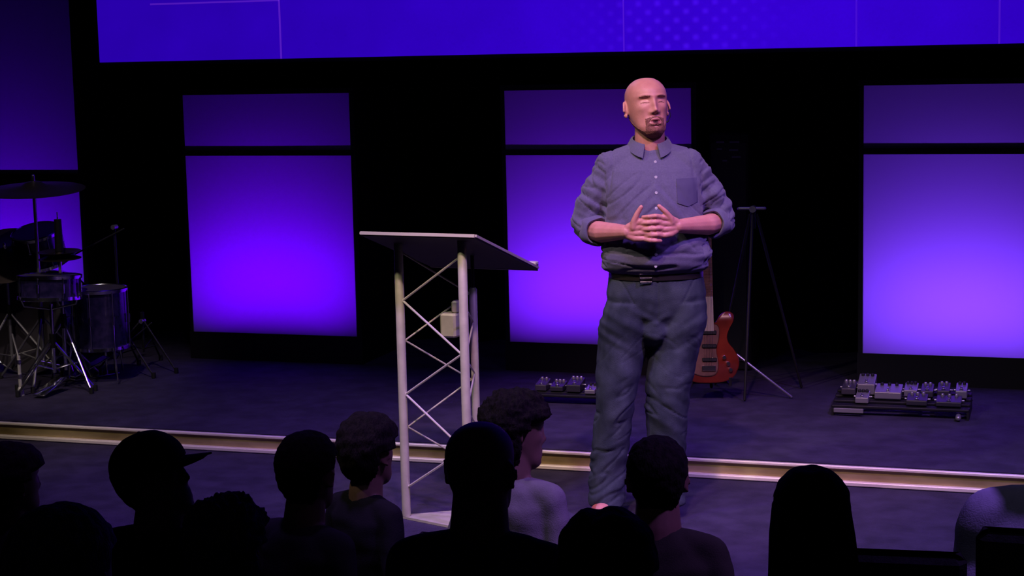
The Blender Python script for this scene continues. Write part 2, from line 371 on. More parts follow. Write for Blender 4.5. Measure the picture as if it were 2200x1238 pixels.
# ------------------------------------------------------------------ lectern
def lectern():
    base = at(930, 1100, 6.66); base.z = Z1
    t = empty('lectern', base, 0, 'pale metal truss lectern with dark sloping top beside the bald man', 'lectern')
    def L(p): return Vector(p)-base
    A = at(855, 515, 6.66); B = at(992, 515, 6.54); C = at(1016, 620, 6.82)
    A2 = onz(872, 1112, Z1); B2 = onz(1006, 1120, Z1)
    A0 = Vector((A.x, A.y, Z1+0.012)); B0 = Vector((B.x, B.y, Z1+0.012)); C0 = Vector((C.x, C.y, Z1+0.012))
    A, B, C, A0, B0, C0 = map(L, (A, B, C, A0, B0, C0))
    for a, b_, r in ((A0, A, 0.0185), (B0, B, 0.0185), (C0, C, 0.0165)):
        MB().tube([a, b_-Vector((0, 0, 0.004)), b_+Vector((0, 0, 0.004))], [r, r, r*0.7], 18).build('pole', M['truss'], t)
    zt = A.z
    def lace(P, Q, z_start, pitch, r, side=0):
        # zigzag rod between pole P and Q
        z = z_start; k = side; pts = []
        while z > 0.03:
            c = P if k % 2 == 0 else Q; o_ = Q if k % 2 == 0 else P
            d = (o_-c); d.z = 0; d.normalize()
            pts.append(Vector((c.x, c.y, z))+d*0.016); z -= pitch; k += 1
        mb = MB()
        for i in range(len(pts)-1): mb.tube([pts[i], pts[i+1]], r, 8)
        return mb
    p = 0.195
    lace(A, B, zt-0.055, p, 0.0048, 1).build('front_lacing', M['lacing'], t)
    lace(A, C, zt-0.055, p*0.93, 0.0038, 0).build('rear_lacing', M['truss'], t)
    lace(B, C, C.z-0.03, p*0.55, 0.0038, 0).build('side_lacing', M['truss'], t)
    # end plates of the truss
    for z in (0.006,):
        mb = MB(); c = (A0+B0+C0)/3
        pts = [(c+(q-c)*1.22) for q in (A0, B0, C0)]
        mb.prism([(q.x, q.y) for q in pts], 0.010, (0, 0, z-0.005)); mb.build('base_plate', M['truss'], t, False)
    # small pale box on a bracket inside the truss
    bx = L(at(972, 697, 6.73))
    o = MB().box(bx, (0.072, 0.09, 0.10), rot('Z', -8), 0.008).box(bx+Vector((0.02, 0, 0.075)), (0.03, 0.05, 0.05), None, 0.006).build('clamp_box', M['truss'], t, False); o['label'] = 'small pale box fixed inside the truss'
    # sloping board
    N1 = L(at(776, 499, 6.52)); N1z = N1.z
    w = Vector((math.cos(math.radians(-6)), math.sin(math.radians(-6)), 0)); 
    d = Vector((0.064, 0.60, -0.199)); W_ = 0.506
    nrm = w.cross(d).normalized(); th = 0.016
    def slab(o0, wv, dv, th_, mb):
        c = [o0, o0+wv, o0+wv+dv, o0+dv]
        mb.add(c+[q-nrm*th_ for q in c], [(0, 1, 2, 3), (7, 6, 5, 4), (0, 4, 5, 1), (1, 5, 6, 2), (2, 6, 7, 3), (3, 7, 4, 0)])
        return mb
    slab(N1, w*W_, d, 0.014, MB()).build('board', M['board'], t, False)
    e = 0.007; mb = MB(); dn = d.normalized()
    slab(N1-dn*e+nrm*0.002, w*W_, dn*e, 0.013, mb); slab(N1+w*W_+nrm*0.002, w*e, d, 0.010, mb); slab(N1-w*e+nrm*0.002, w*e, d, 0.010, mb); slab(N1+d+nrm*0.012, w*W_, dn*0.008, 0.028, mb)
    mb.build('edge_strip', M['edge'], t, False)
    # bracket carrying the board on the rear pole
    ctop = C; under = N1+w*0.42+d*0.55-nrm*0.014
    MB().tube([ctop-Vector((0, 0, 0.02)), Vector((ctop.x, ctop.y, under.z+0.03))], 0.008, 8).build('bracket', M['black'], t)
    o = MB().box(N1+w*(W_-0.02)+d*0.97+nrm*0.012, (0.05, 0.03, 0.014), rot('Z', -6), 0.003).build('corner_clip', M['lacing'], t, False); o['label'] = 'bright metal corner clip'
    return t
lectern()

# ------------------------------------------------------------------ head shape shared by all people
HROWS = np.array([(-.006, .004, .050, -.040), (.002, .028, .074, -.028), (.014, .042, .085, -.012), (.032, .054, .090, .016), (.052, .0615, .0895, .048), (.078, .0685, .0885, .074),
                  (.105, .0735, .0890, .090), (.135, .0765, .0915, .099), (.165, .0780, .0915, .101), (.190, .0740, .084, .094), (.211, .0630, .068, .078), (.227, .046, .048, .056), (.237, .024, .025, .029), (.240, .006, .006, .007)])
def hermite(x, X, Y):
    m = np.gradient(Y, X); i = np.clip(np.searchsorted(X, x)-1, 0, len(X)-2); h = X[i+1]-X[i]; t = (x-X[i])/h
    return (2*t**3-3*t**2+1)*Y[i]+(t**3-2*t**2+t)*h*m[i]+(-2*t**3+3*t**2)*Y[i+1]+(t**3-t**2)*h*m[i+1]
def head_grid(nz=84, na=96, face=True, grow=0.0):
    tt = np.linspace(0, 1, nz); zs = -.006+.246*(0.5-0.5*np.cos(PI*tt))*0.55+.246*tt*0.45
    zs = np.clip(zs, -.006, .240)
    G = []
    for z in zs:
        w, f_, b_ = (float(hermite(np.array([z]), HROWS[:, 0], HROWS[:, k])[0]) for k in (1, 2, 3))
        a = np.arange(na)*2*PI/na - PI/2          # a=-90deg -> front (-Y)
        ca, sa = np.cos(a), np.sin(a)
        e = 0.93
        x = w*np.sign(ca)*np.abs(ca)**e
        mid = (b_-f_)/2; r = (b_+f_)/2
        y = mid+r*np.sign(sa)*np.abs(sa)**e
        G.append(np.stack([x, y, np.full(na, z)], 1))
    G = np.array(G)
    if face: G = face_disp(G.reshape(-1, 3)).reshape(G.shape)
    if grow:
        c = np.array([0, .005, .12]); d = G-c; n_ = np.linalg.norm(d, axis=2, keepdims=True); G = G+d/n_*grow
    return G
def fmap(z): return np.interp(z, [0, .053, .084, .137, .156, .24], [0, .0515, .075, .1255, .1425, .24])
def gs(x, z, x0, z0, sx, sz): return np.exp(-((x-x0)/sx)**2-((z-z0)/sz)**2)
def face_disp(P):
    P = P.copy(); x, y, z = P[:, 0], P[:, 1], P[:, 2]
    z = fmap(z); fr = 1/(1+np.exp((y+.035)/.008))
    d = np.zeros(len(P))
    # nose: narrow bridge widening to the tip, wings
    d += .007*gs(x, z, 0, .124, .009, .018)+.012*gs(x, z, 0, .106, .0095, .014)+.024*gs(x, z, 0, .087, .0115, .0115)
    d += .009*(gs(x, z, .015, .081, .007, .007)+gs(x, z, -.015, .081, .007, .007))
    d -= .006*gs(x, z, 0, .071, .012, .005)
    for s in (-1, 1):
        d -= .0190*gs(x, z, s*.033, .1275, .0165, .0110)      # socket
        d += .0145*gs(x, z, s*.033, .1250, .0120, .0070)    # closed lid over the eyeball
        d -= .0035*gs(x, z, s*.033, .1175, .013, .0022)    # lash line
        d += .0065*gs(x, z, s*.032, .1430, .022, .0060)     # brow ridge
        d += .0055*gs(x, z, s*.047, .099, .018, .013)       # cheekbone
        d -= .0035*gs(x, z, s*.050, .062, .014, .016)
        d -= .0030*gs(x, z, s*.026, .070, .006, .014)       # fold beside the mouth
    d += .0055*gs(x, z, 0, .0585, .022, .0050)+.0065*gs(x, z, 0, .0445, .019, .0052)
    d -= .0115*gs(x, z, 0, .0505, .0170, .0032)
    d += .005*gs(x, z, 0, .050, .034, .020)
    d -= .0055*gs(x, z, 0, .0345, .018, .0055)
    d += .0085*gs(x, z, 0, .016, .020, .012)
    d += .003*gs(x, z, 0, .168, .045, .03)
    P[:, 1] -= d*fr
    return P
def grid_mb(G, mb=None):
    mb = mb or MB(); return mb.loft([list(map(tuple, r)) for r in G])
def ear_mb(mb, T, side):
    c = Vector((side*.0750, .010, .118))
    R = Matrix.Rotation(side*0.50, 3, 'Z') @ Matrix.Rotation(-0.15, 3, 'X')
    pts = []
    for a in np.linspace(-0.55*PI, 1.12*PI, 12):
        pts.append(c+R @ Vector((side*.011, math.cos(a)*.0165-.002*0, math.sin(a)*(.030 if a > 0 else .026))))
    mb.tube([T(p) for p in pts], [.0050]*9+[.0045]*3, 8, True)
    mb.ell(T(c+R @ Vector((side*.005, .002, .002))), (.0065, .0135, .024), R, 14, 10)
    lob = c+R @ Vector((side*.004, -.006, -.026)); mb.tube([T(lob), T(lob+Vector((0, .003, -.006)))], 0.0055, 8, True)
    con = [c+R @ Vector((side*.004, y_, z_)) for y_, z_ in ((.0, .018), (.002, .004), (-.001, -.012))]
    mb.tube([T(p) for p in con], [.010, .012, .009], 10, True)
def shell(G, mask, off, parent, name, mat, inner=-.002, disp=None, T=None, c0=(0, .005, .12)):
    """closed shell standing off the head over the masked cells"""
    nz, na, _ = G.shape; c = np.array(c0)
    flat = G.reshape(-1, 3); d = flat-c; d = d/np.linalg.norm(d, axis=1, keepdims=True)
    o_ = off(flat) if callable(off) else np.full(len(flat), off)
    if disp is not None: o_ = o_+disp(flat)
    cells = []
    for k in range(nz-1):
        for i in range(na):
            j = (i+1) % na; q = (k*na+i, k*na+j, (k+1)*na+j, (k+1)*na+i)
            if mask(flat[list(q)].mean(0)): cells.append(q)
    top = nz-1
    if mask(G[top].mean(0)): cells.append(tuple(top*na+i for i in range(na)))
    used = sorted({i for q in cells for i in q}); idx = {v: k for k, v in enumerate(used)}; n = len(used)
    cnt = {}
    for q in cells:
        for a, b_ in zip(q, q[1:]+q[:1]): cnt[(a, b_)] = cnt.get((a, b_), 0)+1
    border = {v for e in cnt if (e[1], e[0]) not in cnt for v in e}
    outp = [flat[v]+d[v]*(o_[v] if v not in border else min(o_[v], .002)) for v in used]; inp = [flat[v]+d[v]*inner for v in used]
    fs = [tuple(idx[v] for v in q) for q in cells]+[tuple(n+idx[v] for v in reversed(q)) for q in cells]
    for (a, b_) in cnt:
        if (b_, a) not in cnt: fs.append((idx[b_], idx[a], n+idx[a], n+idx[b_]))
    vs = outp+inp
    if T: vs = [tuple(T(Vector(p))) for p in vs]
    mb = MB(); mb.add(vs, fs); return mb.build(name, mat, parent, True, 180)

def ering(c, rx, rf, rb, n=32, p=0.85, R=None):
    out = []
    for a in np.arange(n)*2*PI/n:
        ca, sa = math.cos(a), math.sin(a); x = rx*math.copysign(abs(ca)**p, ca); y = (rf if sa < 0 else rb)*math.copysign(abs(sa)**p, sa)
        q = Vector((x, y, 0)); q = R @ q if R is not None else q; out.append(q+Vector(c))
    return out
def nz3(co, sc, seed=0.0):
    return np.array([noise.noise(Vector((p[0]*sc[0]+seed, p[1]*sc[1], p[2]*sc[2]))) for p in co])

# ------------------------------------------------------------------ the speaker
def hand(mb, wrist, knuck, side, zoff, thumb, reach, yb=-0.238):
    """palm, four interlaced fingers and a raised thumb; side=+1 fingers run towards +x"""
    w, k = Vector(wrist), Vector(knuck)
    d = (k-w).normalized()
    # palm as four metacarpal rays
    for i in range(4):
        zz = (1.5-i)*0.0235
        a = w+Vector((0, 0, zz*0.42)); b_ = k+Vector((-side*abs(i-1.0)*.004, .0, zz))
        mb.tube([a, (a+b_)/2+Vector((0, -.003, zz*.15)), b_], [.0165, .0150, .0125], 12, True)
    L_ = (0.92, 1.0, 0.95, 0.80)
    for i in range(4):
        z = k.z+(1.5-i)*0.0245+zoff; l = L_[i]*reach
        a = k+Vector((0, 0, (1.5-i)*0.0238))
        p1 = Vector((a.x+side*.030*l, yb-.006, z)); p2 = Vector((a.x+side*.060*l, yb-.007, z-.002)); p3 = Vector((a.x+side*.085*l, yb+.006, z-.004))
        mb.caps([a, p1, p2, p3], [.0108, .0098, .0088, .0078], 12)
        mb.ell(p1+Vector((0, -.001, 0)), (.0105, .0102, .0100), None, 12, 8)
    t0 = w+Vector((side*.020, -.014, .016)); t1, t2, t3 = map(Vector, thumb)
    mb.caps([t0, t1, t2, t3], [.016, .0135, .0108, .0088], 12)
def speaker():
    O = onz(1414, 1108, Z1)
    t = empty('person', O, YAW, 'bald bearded man in rolled-sleeve shirt and jeans standing with clasped hands', 'person')
    # ---- head transform
    Rh = rot('Z', 14) @ rot('X', -9) @ rot('Y', -1.5)
    H0 = Vector((-.017, .014, 1.562))
    def T(p): return H0+Rh @ Vector((p[0]*1.05, p[1]*1.04, p[2]))
    G = head_grid(110, 128)
    flat = [[tuple(T(p)) for p in r] for r in G]
    mb = MB(); mb.loft(flat)
    for s in (-1, 1): ear_mb(mb, T, s)
    # ---- neck, trunk
    mb.tube([(-.012, .030, 1.42), (-.014, .026, 1.50), (-.015, .020, 1.60)], [.070, .062, .060], 20, True)
    mb.loft([ering((0, .0, .86), .165, .105, .12), ering((0, 0, .96), .175, .125, .12), ering((0, -.005, 1.10), .175, .135, .11), ering((-.004, 0, 1.28), .170, .125, .11), ering((-.010, .01, 1.40), .165, .10, .10), ering((-.014, .02, 1.47), .11, .06, .07)])
    mb.caps([(-.09, .02, 1.455), (-.175, .02, 1.435)], [.055, .055]); mb.caps([(.07, .02, 1.455), (.145, .02, 1.440)], [.055, .055])
    # ---- arms: shoulder, elbow, wrist
    mb.caps([(-.180, .02, 1.43), (-.262, .045, 1.20)], [.052, .040]); mb.caps([(.150, .02, 1.435), (.262, .045, 1.215)], [.052, .040])
    mb.caps([(-.265, .030, 1.195), (-.218, -.075, 1.192), (-.128, -.200, 1.204)], [.041, .043, .0275])
    mb.caps([(.265, .030, 1.215), (.205, -.075, 1.212), (.075, -.200, 1.222)], [.041, .042, .0275])
    hand(mb, (-.122, -.208, 1.206), (-.062, -.230, 1.214), 1, -.004, ((-.100, -.226, 1.247), (-.088, -.232, 1.278), (-.072, -.236, 1.304)), 0.95)
    hand(mb, (.068, -.206, 1.224), (.010, -.232, 1.226), -1, .006, ((.044, -.226, 1.256), (.022, -.234, 1.284), (-.002, -.237, 1.306)), 0.95, -.240)
    # ---- legs and feet
    mb.caps([(-.095, .0, .88), (-.168, -.015, .50), (-.205, .02, .09)], [.085, .052, .038])
    mb.caps([(.090, .0, .88), (.044, -.015, .50), (.034, .02, .09)], [.085, .052, .038])
    for x, a in ((-.212, -14), (.030, -5)):
        R = rot('Z', a); mb.tube([Vector((x, .03, .055)), Vector((x, 0, 0))+R @ Vector((0, -.10, .045)), Vector((x, 0, 0))+R @ Vector((0, -.17, .038))], [.036, .036, .026], 14, True)
    me = remesh(mb, 'body', .0032, 2)
    o = put('body', me, M['skin'], t, True, 180)
    # lips, lids, mouth on the same skin surface, by place on the head
    for k in ('lips', 'lid', 'mouth', 'lash'): me.materials.append(M[k])
    Ri = Rh.transposed(); cen = np.empty(len(me.polygons)*3, np.float32); me.polygons.foreach_get('center', cen); cen = cen.reshape(-1, 3)-np.array(H0)
    loc = cen @ np.array(Ri).T
    mi = np.zeros(len(me.polygons), np.int32); fr = (loc[:, 1] < -.05)
    X, Zz = loc[:, 0]/1.05, fmap(loc[:, 2])
    mi[fr & ((X/.0200)**2+((Zz-.0505)/.0110)**2 < 1)] = 1
    mi[fr & ((X/.0120)**2+((Zz-.0490)/.0042)**2 < 1)] = 3
    for s in (-1, 1):
        mi[fr & (((X-s*.033)/.0145)**2+((Zz-.1265)/.0085)**2 < 1)] = 2
        mi[fr & (((X-s*.033)/.0150)**2 < 1) & (np.abs(Zz-.1178-.0015*np.cos((X-s*.033)/.01)) < .0014)] = 4
        mi[fr & (((X-s*.0085)/.0042)**2+((Zz-.0755)/.0026)**2 < 1)] = 3
    me.polygons.foreach_set('material_index', mi)
    # ---- beard and brows
    Gb = head_grid(150, 180)
    def bm_(c):
        x, y, z = c; z = float(fmap(z))
        if y > .035: return False
        mo = (x/.024)**2+((z-.0515)/.0125)**2 < 1
        if mo: return False
        w_ = 0.0
        goatee = (x/.037)**2+((z-.030)/.034)**2 < 1 and y < -.03
        stache = abs(x) < .036 and (.0585-.8*max(0, abs(x)-.018)) < z < .0690-.20*abs(x) and y < -.03
        jaw = z < .020+.62*max(0, (y+.066))+w_ and z > -.004
        return goatee or stache or jaw
    o = shell(Gb, bm_, .0018, t, 'beard', M['beard'], -.002, lambda f_: .0005*np.sin(f_[:, 0]*900)*np.sin(f_[:, 2]*800), T); o['label'] = 'short ginger beard'
    for s in (-1, 1):
        def em(c, s=s):
            x, y, z = c; x *= s; z = float(fmap(z))
            return .014 < x < .052 and y < -.03 and abs(z-(.1435-4.5*(x-.034)**2)) < .0036
        shell(Gb, em, .0016, t, 'eyebrow', M['brow'], -.002, None, T)
    # ---- shirt: trunk and sleeves in one cloth
    mb = MB()
    def sr(c, rx, rf, rb):
        k = max(0, (c[2]-1.47)/.06)
        return [p-Vector((0, 0, .030*k*max(0, (c[1]-p.y)/rf)**3)) for p in ering(c, rx, rf, rb, 48, .88)]
    mb.loft([sr((.002, -.002, 1.022), .196, .140, .125), sr((.002, -.006, 1.040), .212, .158, .140), sr((.002, -.008, 1.075), .224, .172, .150), sr((.0, -.008, 1.13), .218, .172, .145),
             sr((-.002, -.004, 1.22), .203, .160, .135), sr((-.006, 0, 1.31), .203, .150, .130), sr((-.010, .006, 1.38), .205, .132, .122), sr((-.013, .012, 1.435), .190, .108, .108), sr((-.015, .018, 1.478), .145, .082, .090), sr((-.016, .020, 1.510), .092, .066, .074), sr((-.016, .022, 1.538), .072, .062, .066)])
    for sx, ex_, z0 in ((-.172, -.283, 1.430), (.138, .280, 1.436)):
        mb.caps([((-.070 if sx < 0 else .040), .024, 1.487), (sx, .018, z0+.010)], [.056, .070], 20)
        mb.caps([(sx, .018, z0+.008), ((sx*.42+ex_*.58)*1.02, .030, z0-.112), (ex_*.97, .042, z0-.212)], [.070, .066, .064], 20)
        sgn = 1 if ex_ > 0 else -1
        mb.caps([(ex_*.965, .040, 1.222+(.015 if sgn > 0 else 0)), (ex_*.94, .008, 1.198+(.018 if sgn > 0 else 0))], [.060, .056], 20)
    def wr(co, n):
        x, y, z = co.T
        d = np.zeros(len(co))
        # billowed folds above the belt
        wv = np.exp(-((z-1.075)/.045)**2)
        d += .010*wv*nz3(co, (5, 5, 34))
        wv2 = np.exp(-((z-1.16)/.08)**2)*(np.abs(x) < .24)
        d += .008*wv2*nz3(co+np.stack([0*x, 0*x, -.35*np.abs(x)], 1), (6, 6, 26), 3)
        # diagonal pulls from the armpits and over the shoulder seam
        q = z+1.1*np.abs(x+.01); d += .0075*np.exp(-((z-1.33)/.11)**2)*nz3(np.stack([x*4, y*4, q*22], 1), (1, 1, 1), 7)
        # sleeve creases running around the arm
        arm = (np.abs(x+.005) > .195); d += .011*arm*nz3(np.stack([x*7, y*7, (z-.55*np.abs(x))*30], 1), (1, 1, 1), 11)
        def crease(dom, amp, w=.07, seed=0): return -amp*np.exp(-(nz3(dom, (1, 1, 1), seed)/w)**2)
        ax = np.abs(x+.008)
        d += crease(np.stack([x*5, y*3, (z+.75*ax)*15], 1), .0045, .07, 21)*(z > 1.12)*(ax < .19)*np.clip((1.47-z)/.1, 0, 1)
        d += crease(np.stack([x*5, y*4, (z-.15*ax)*26], 1), .0075, .09, 31)*np.exp(-((z-1.09)/.055)**2)
        d += crease(np.stack([x*8, y*8, (z-.8*ax)*24], 1), .0070, .08, 41)*(ax > .19)
        d += .0012*nz3(co, (40, 40, 40), 5)
        # button placket
        d += .0016*(np.abs(x+.006-.03*(z-1.3)) < .016)*(y < -.03)*(np.abs(x) < .1)
        # armhole seam
        d -= .004*np.exp(-((np.abs(x+.012)-(.165+.12*(1.42-z)))/.0045)**2)*(z > 1.30)*(y < .04)
        return co+n*d[:, None]
    me = remesh(mb, 'shirt', .0060, 4, wr)
    sh = put('shirt', me, M['shirt'], t, True, 180); sh['label'] = 'blue grey button shirt with sleeves rolled to the elbow'
    # rolled cuffs
    for c, d_, r in (((-.247, -.014, 1.193), (.047, -.105, -.003), .058), ((.243, -.012, 1.213), (-.060, -.105, -.003), .057)):
        c = Vector(c); d_ = Vector(d_).normalized(); mb = MB()
        u = d_.cross(Vector((0, 0, 1))).normalized(); v = d_.cross(u)
        prof = [(r-.004, .036), (r+.002, .031), (r+.0045, .010), (r+.003, -.014), (r-.012, -.020), (r-.016, 0), (r-.012, .030)]
        rings = [[c+d_*a+(u*math.cos(q)+v*math.sin(q))*(rr*(1+.035*math.sin(q*5+rr*90)+.02*math.sin(3*q+a*70))) for q in np.arange(40)*2*PI/40] for rr, a in prof]
        mb.loft(rings, closed=True); mb.build('rolled_cuff', M['shirt'], sh, True, 60)
    # collar leaves, stand, buttons, pocket
    mb = MB(); n = 40
    for a0 in (0,):
        rings = []
        for q in np.linspace(-PI/2+0.36, 1.5*PI-0.36, n):
            f_ = (1-math.sin(q))/2                       # 1 at front
            cx, cy = -.015, .022; rx, ry = .070, .068
            px_, py_ = math.cos(q), math.sin(q)
            zt_ = 1.570-.034*f_**2; drop = .030+.026*f_**3
            def pt(r_, z_): return Vector((cx+px_*rx*r_, cy+py_*ry*r_, z_))
            rings.append([pt(.98, zt_-.004), pt(1.03, zt_), pt(1.10, zt_-.006), pt(1.30+.18*f_**3, zt_-drop), pt(1.26+.18*f_**3, zt_-drop-.002), pt(1.04, zt_-.014)])
        mb.loft(rings)
    mb.build('collar', M['shirt'], sh, True, 60)
    from mathutils.bvhtree import BVHTree
    bv = BVHTree.FromPolygons([v.co for v in me.vertices], [p.vertices for p in me.polygons])
    def front(x, z):
        h = bv.ray_cast(Vector((x, -1, z)), Vector((0, 1, 0))); return h[0].y if h[0] is not None else -.15
    for z_ in (1.468, 1.410, 1.350, 1.290, 1.110, 1.062):
        x_ = -.006+.03*(z_-1.3)
        MB().lathe([(.001, -.003), (.0055, -.003), (.0060, .0004), (.0048, .0016), (.001, .0012)], (x_, front(x_, z_)-.001, z_), rot('X', 90), 16).build('button', M['button'], sh)
    mb = MB(); nx, nz = 12, 13; up, lo_ = [], []
    for j in range(nz+1):
        for i in range(nx+1):
            u = -1+2*i/nx; v = j/nz; zb = -.060+.016*abs(u); x_ = .122+u*.043; z_ = 1.352+zb+(.050-zb)*v
            e_ = front(x_, z_); up.append((x_, e_-.0035, z_)); lo_.append((x_, e_+.002, z_))
    N_ = len(up); fs = []
    for j in range(nz):
        for i in range(nx):
            q = (j*(nx+1)+i, j*(nx+1)+i+1, (j+1)*(nx+1)+i+1, (j+1)*(nx+1)+i); fs.append(q); fs.append(tuple(N_+k for k in reversed(q)))
    rim = [i for i in range(nx+1)]+[(j)*(nx+1)+nx for j in range(1, nz+1)]+[nz*(nx+1)+i for i in range(nx-1, -1, -1)]+[j*(nx+1) for j in range(nz-1, 0, -1)]
    for k in range(len(rim)): a_, b_ = rim[k], rim[(k+1) % len(rim)]; fs.append((a_, b_, N_+b_, N_+a_))
    mb.add(up+lo_, fs); mb.build('pocket', M['shirt_dark'], sh, True, 60)
    # ---- jeans
    mb = MB()
    mb.loft([ering((.002, 0, .79), .150, .10, .13, 40), ering((.002, 0, .85), .190, .128, .145, 40), ering((.002, -.002, .93), .203, .140, .140, 40), ering((.002, -.002, 1.00), .192, .138, .126, 40), ering((.002, -.002, 1.038), .186, .134, .120, 40)])
    mb.ell((-.012, -.035, .80), (.075, .095, .085))
    def leg(pts, rs):
        rings = []
        for (x_, y_, z_), (rx, ry) in zip(pts, rs): rings.append(ering((x_, y_, z_), rx, ry, ry, 32, .95))
        mb.loft(rings)
    leg([(-.100, 0, .90), (-.118, 0, .82), (-.136, 0, .72), (-.160, -.012, .58), (-.172, -.014, .49), (-.186, .004, .36), (-.200, .012, .22), (-.210, .010, .12), (-.212, .004, .055)],
        [(.100, .130), (.112, .130), (.104, .115), (.090, .100), (.081, .092), (.079, .088), (.078, .086), (.079, .090), (.080, .098)])
    leg([(.104, 0, .90), (.098, 0, .82), (.078, 0, .72), (.052, -.012, .58), (.041, -.014, .49), (.038, .004, .36), (.040, .012, .22), (.038, .010, .12), (.036, .004, .055)],
        [(.100, .130), (.112, .130), (.106, .115), (.097, .100), (.090, .092), (.084, .088), (.079, .086), (.079, .090), (.080, .098)])
    def wj(co, n):
        x, y, z = co.T; s = np.where(x < -.05, -1., 1.)
        d = np.zeros(len(co))
        k1 = np.exp(-((z-.80)/.09)**2); q = z-.55*np.abs(x+.01)
        d += .007*k1*nz3(np.stack([x*6, y*4, q*34], 1), (1, 1, 1), 1)
        k2 = np.exp(-((z-.46)/.10)**2); q = z+s*.7*x
        d += .009*k2*nz3(np.stack([x*9, y*7, q*20], 1), (1, 1, 1), 4)
        k3 = 1/(1+np.exp((z-.34)/.03)); d += .010*k3*nz3(np.stack([x*11, y*9, (z+.4*y+s*.5*x)*22], 1), (1, 1, 1), 9)
        k4 = np.exp(-((z-.64)/.10)**2); d += .006*k4*nz3(np.stack([x*12, y*8, (z-s*.8*x)*16], 1), (1, 1, 1), 14)
        def crease(dom, amp, w=.07, seed=0): return -amp*np.exp(-(nz3(dom, (1, 1, 1), seed)/w)**2)
        d += crease(np.stack([x*7, y*5, (z+s*.6*x)*18], 1), .0055, .08, 51)*(np.exp(-((z-.46)/.12)**2)+.35*np.exp(-((z-.74)/.08)**2)+(z < .30)*.9)
        d += .0012*nz3(co, (30, 30, 30), 6)
        # fly seam and pocket seams
        d -= .0035*np.exp(-((x+.004)/.004)**2)*(z > .83)*(y < 0)
        d -= .003*np.exp(-((np.abs(x)-.110-.55*(z-.93))/.004)**2)*(z > .90)*(z < 1.0)*(y < 0)
        return co+n*d[:, None]
    me = remesh(mb, 'jeans', .0060, 5, wj)
    je = put('jeans', me, M['jeans'], t, True, 180); je['label'] = 'faded dark blue jeans creased at the knees'
    # belt and buckle
    mb = MB(); mb.loft([ering((.002, -.002, 1.000), .192, .143, .131, 56), ering((.002, -.002, 1.034), .190, .141, .129, 56), ering((.002, -.002, 1.034), .184, .135, .123, 56), ering((.002, -.002, 1.000), .186, .137, .125, 56)], closed=True)
    be = mb.build('belt', M['belt'], t, True, 50)
    mb = MB(); c = Vector((-.050, -.146, 1.012))
    for dz in (-.016, .016): mb.tube([c+Vector((-.024, .0, dz)), c+Vector((.024, -.001, dz))], .0028, 8)
    for dx in (-.024, .024): mb.tube([c+Vector((dx, 0, -.016)), c+Vector((dx, 0, .016))], .0028, 8)
    mb.tube([c+Vector((-.024, -.003, 0)), c+Vector((.024, -.003, 0))], .002, 8)
    mb.build('buckle', M['chrome'], be)
    # shoes
    for x, a in ((-.212, -14), (.030, -5)):
        R = rot('Z', a); O2 = Vector((x, .03, 0)); mb = MB()
        prof = [(.055, .030, .072), (.03, .038, .090), (-.02, .040, .095), (-.07, .040, .075), (-.12, .046, .060), (-.17, .046, .050), (-.205, .036, .040), (-.225, .018, .026)]
        rings = [[O2+R @ Vector((w*math.cos(q), y_, .014+max(0, h*(.5+.5*math.sin(q)))-.000)) for q in np.arange(20)*2*PI/20] for y_, w, h in prof]
        mb.loft(rings)
        shh = mb.build('shoe', M['shoe'], t); shh['label'] = 'brown leather shoe'
        ol = []
        for y_, w in [(.062, .022), (.03, .040), (-.02, .041), (-.07, .042), (-.12, .049), (-.17, .049), (-.21, .038), (-.232, .016)]: ol.append((w, y_))
        ol = ol+[(-w, y_) for w, y_ in reversed(ol)]
        MB().prism(ol, .017, O2, R).build('sole', M['sole'], shh, False)
        mb = MB()
        for k in range(4): mb.tube([O2+R @ Vector((-.018, -.055-.018*k, .082-.007*k)), O2+R @ Vector((0, -.057-.018*k, .088-.007*k)), O2+R @ Vector((.018, -.055-.018*k, .082-.007*k))], .0022, 6)
        mb.build('laces', M['sole'], shh)
    # small head-worn microphone
    e = T((.083, .010, .118)); mb = MB()
    mb.tube([T((.080, .022, .125)), T((.084, .006, .134)), T((.082, -.020, .112)), T((.072, -.060, .075)), T((.052, -.084, .052))], .0016, 6); mb.tube([T((.054, -.083, .053)), T((.046, -.089, .048))], .0034, 8, True)
    mb.build('headset_microphone', M['black'], t)
    return t
speaker()

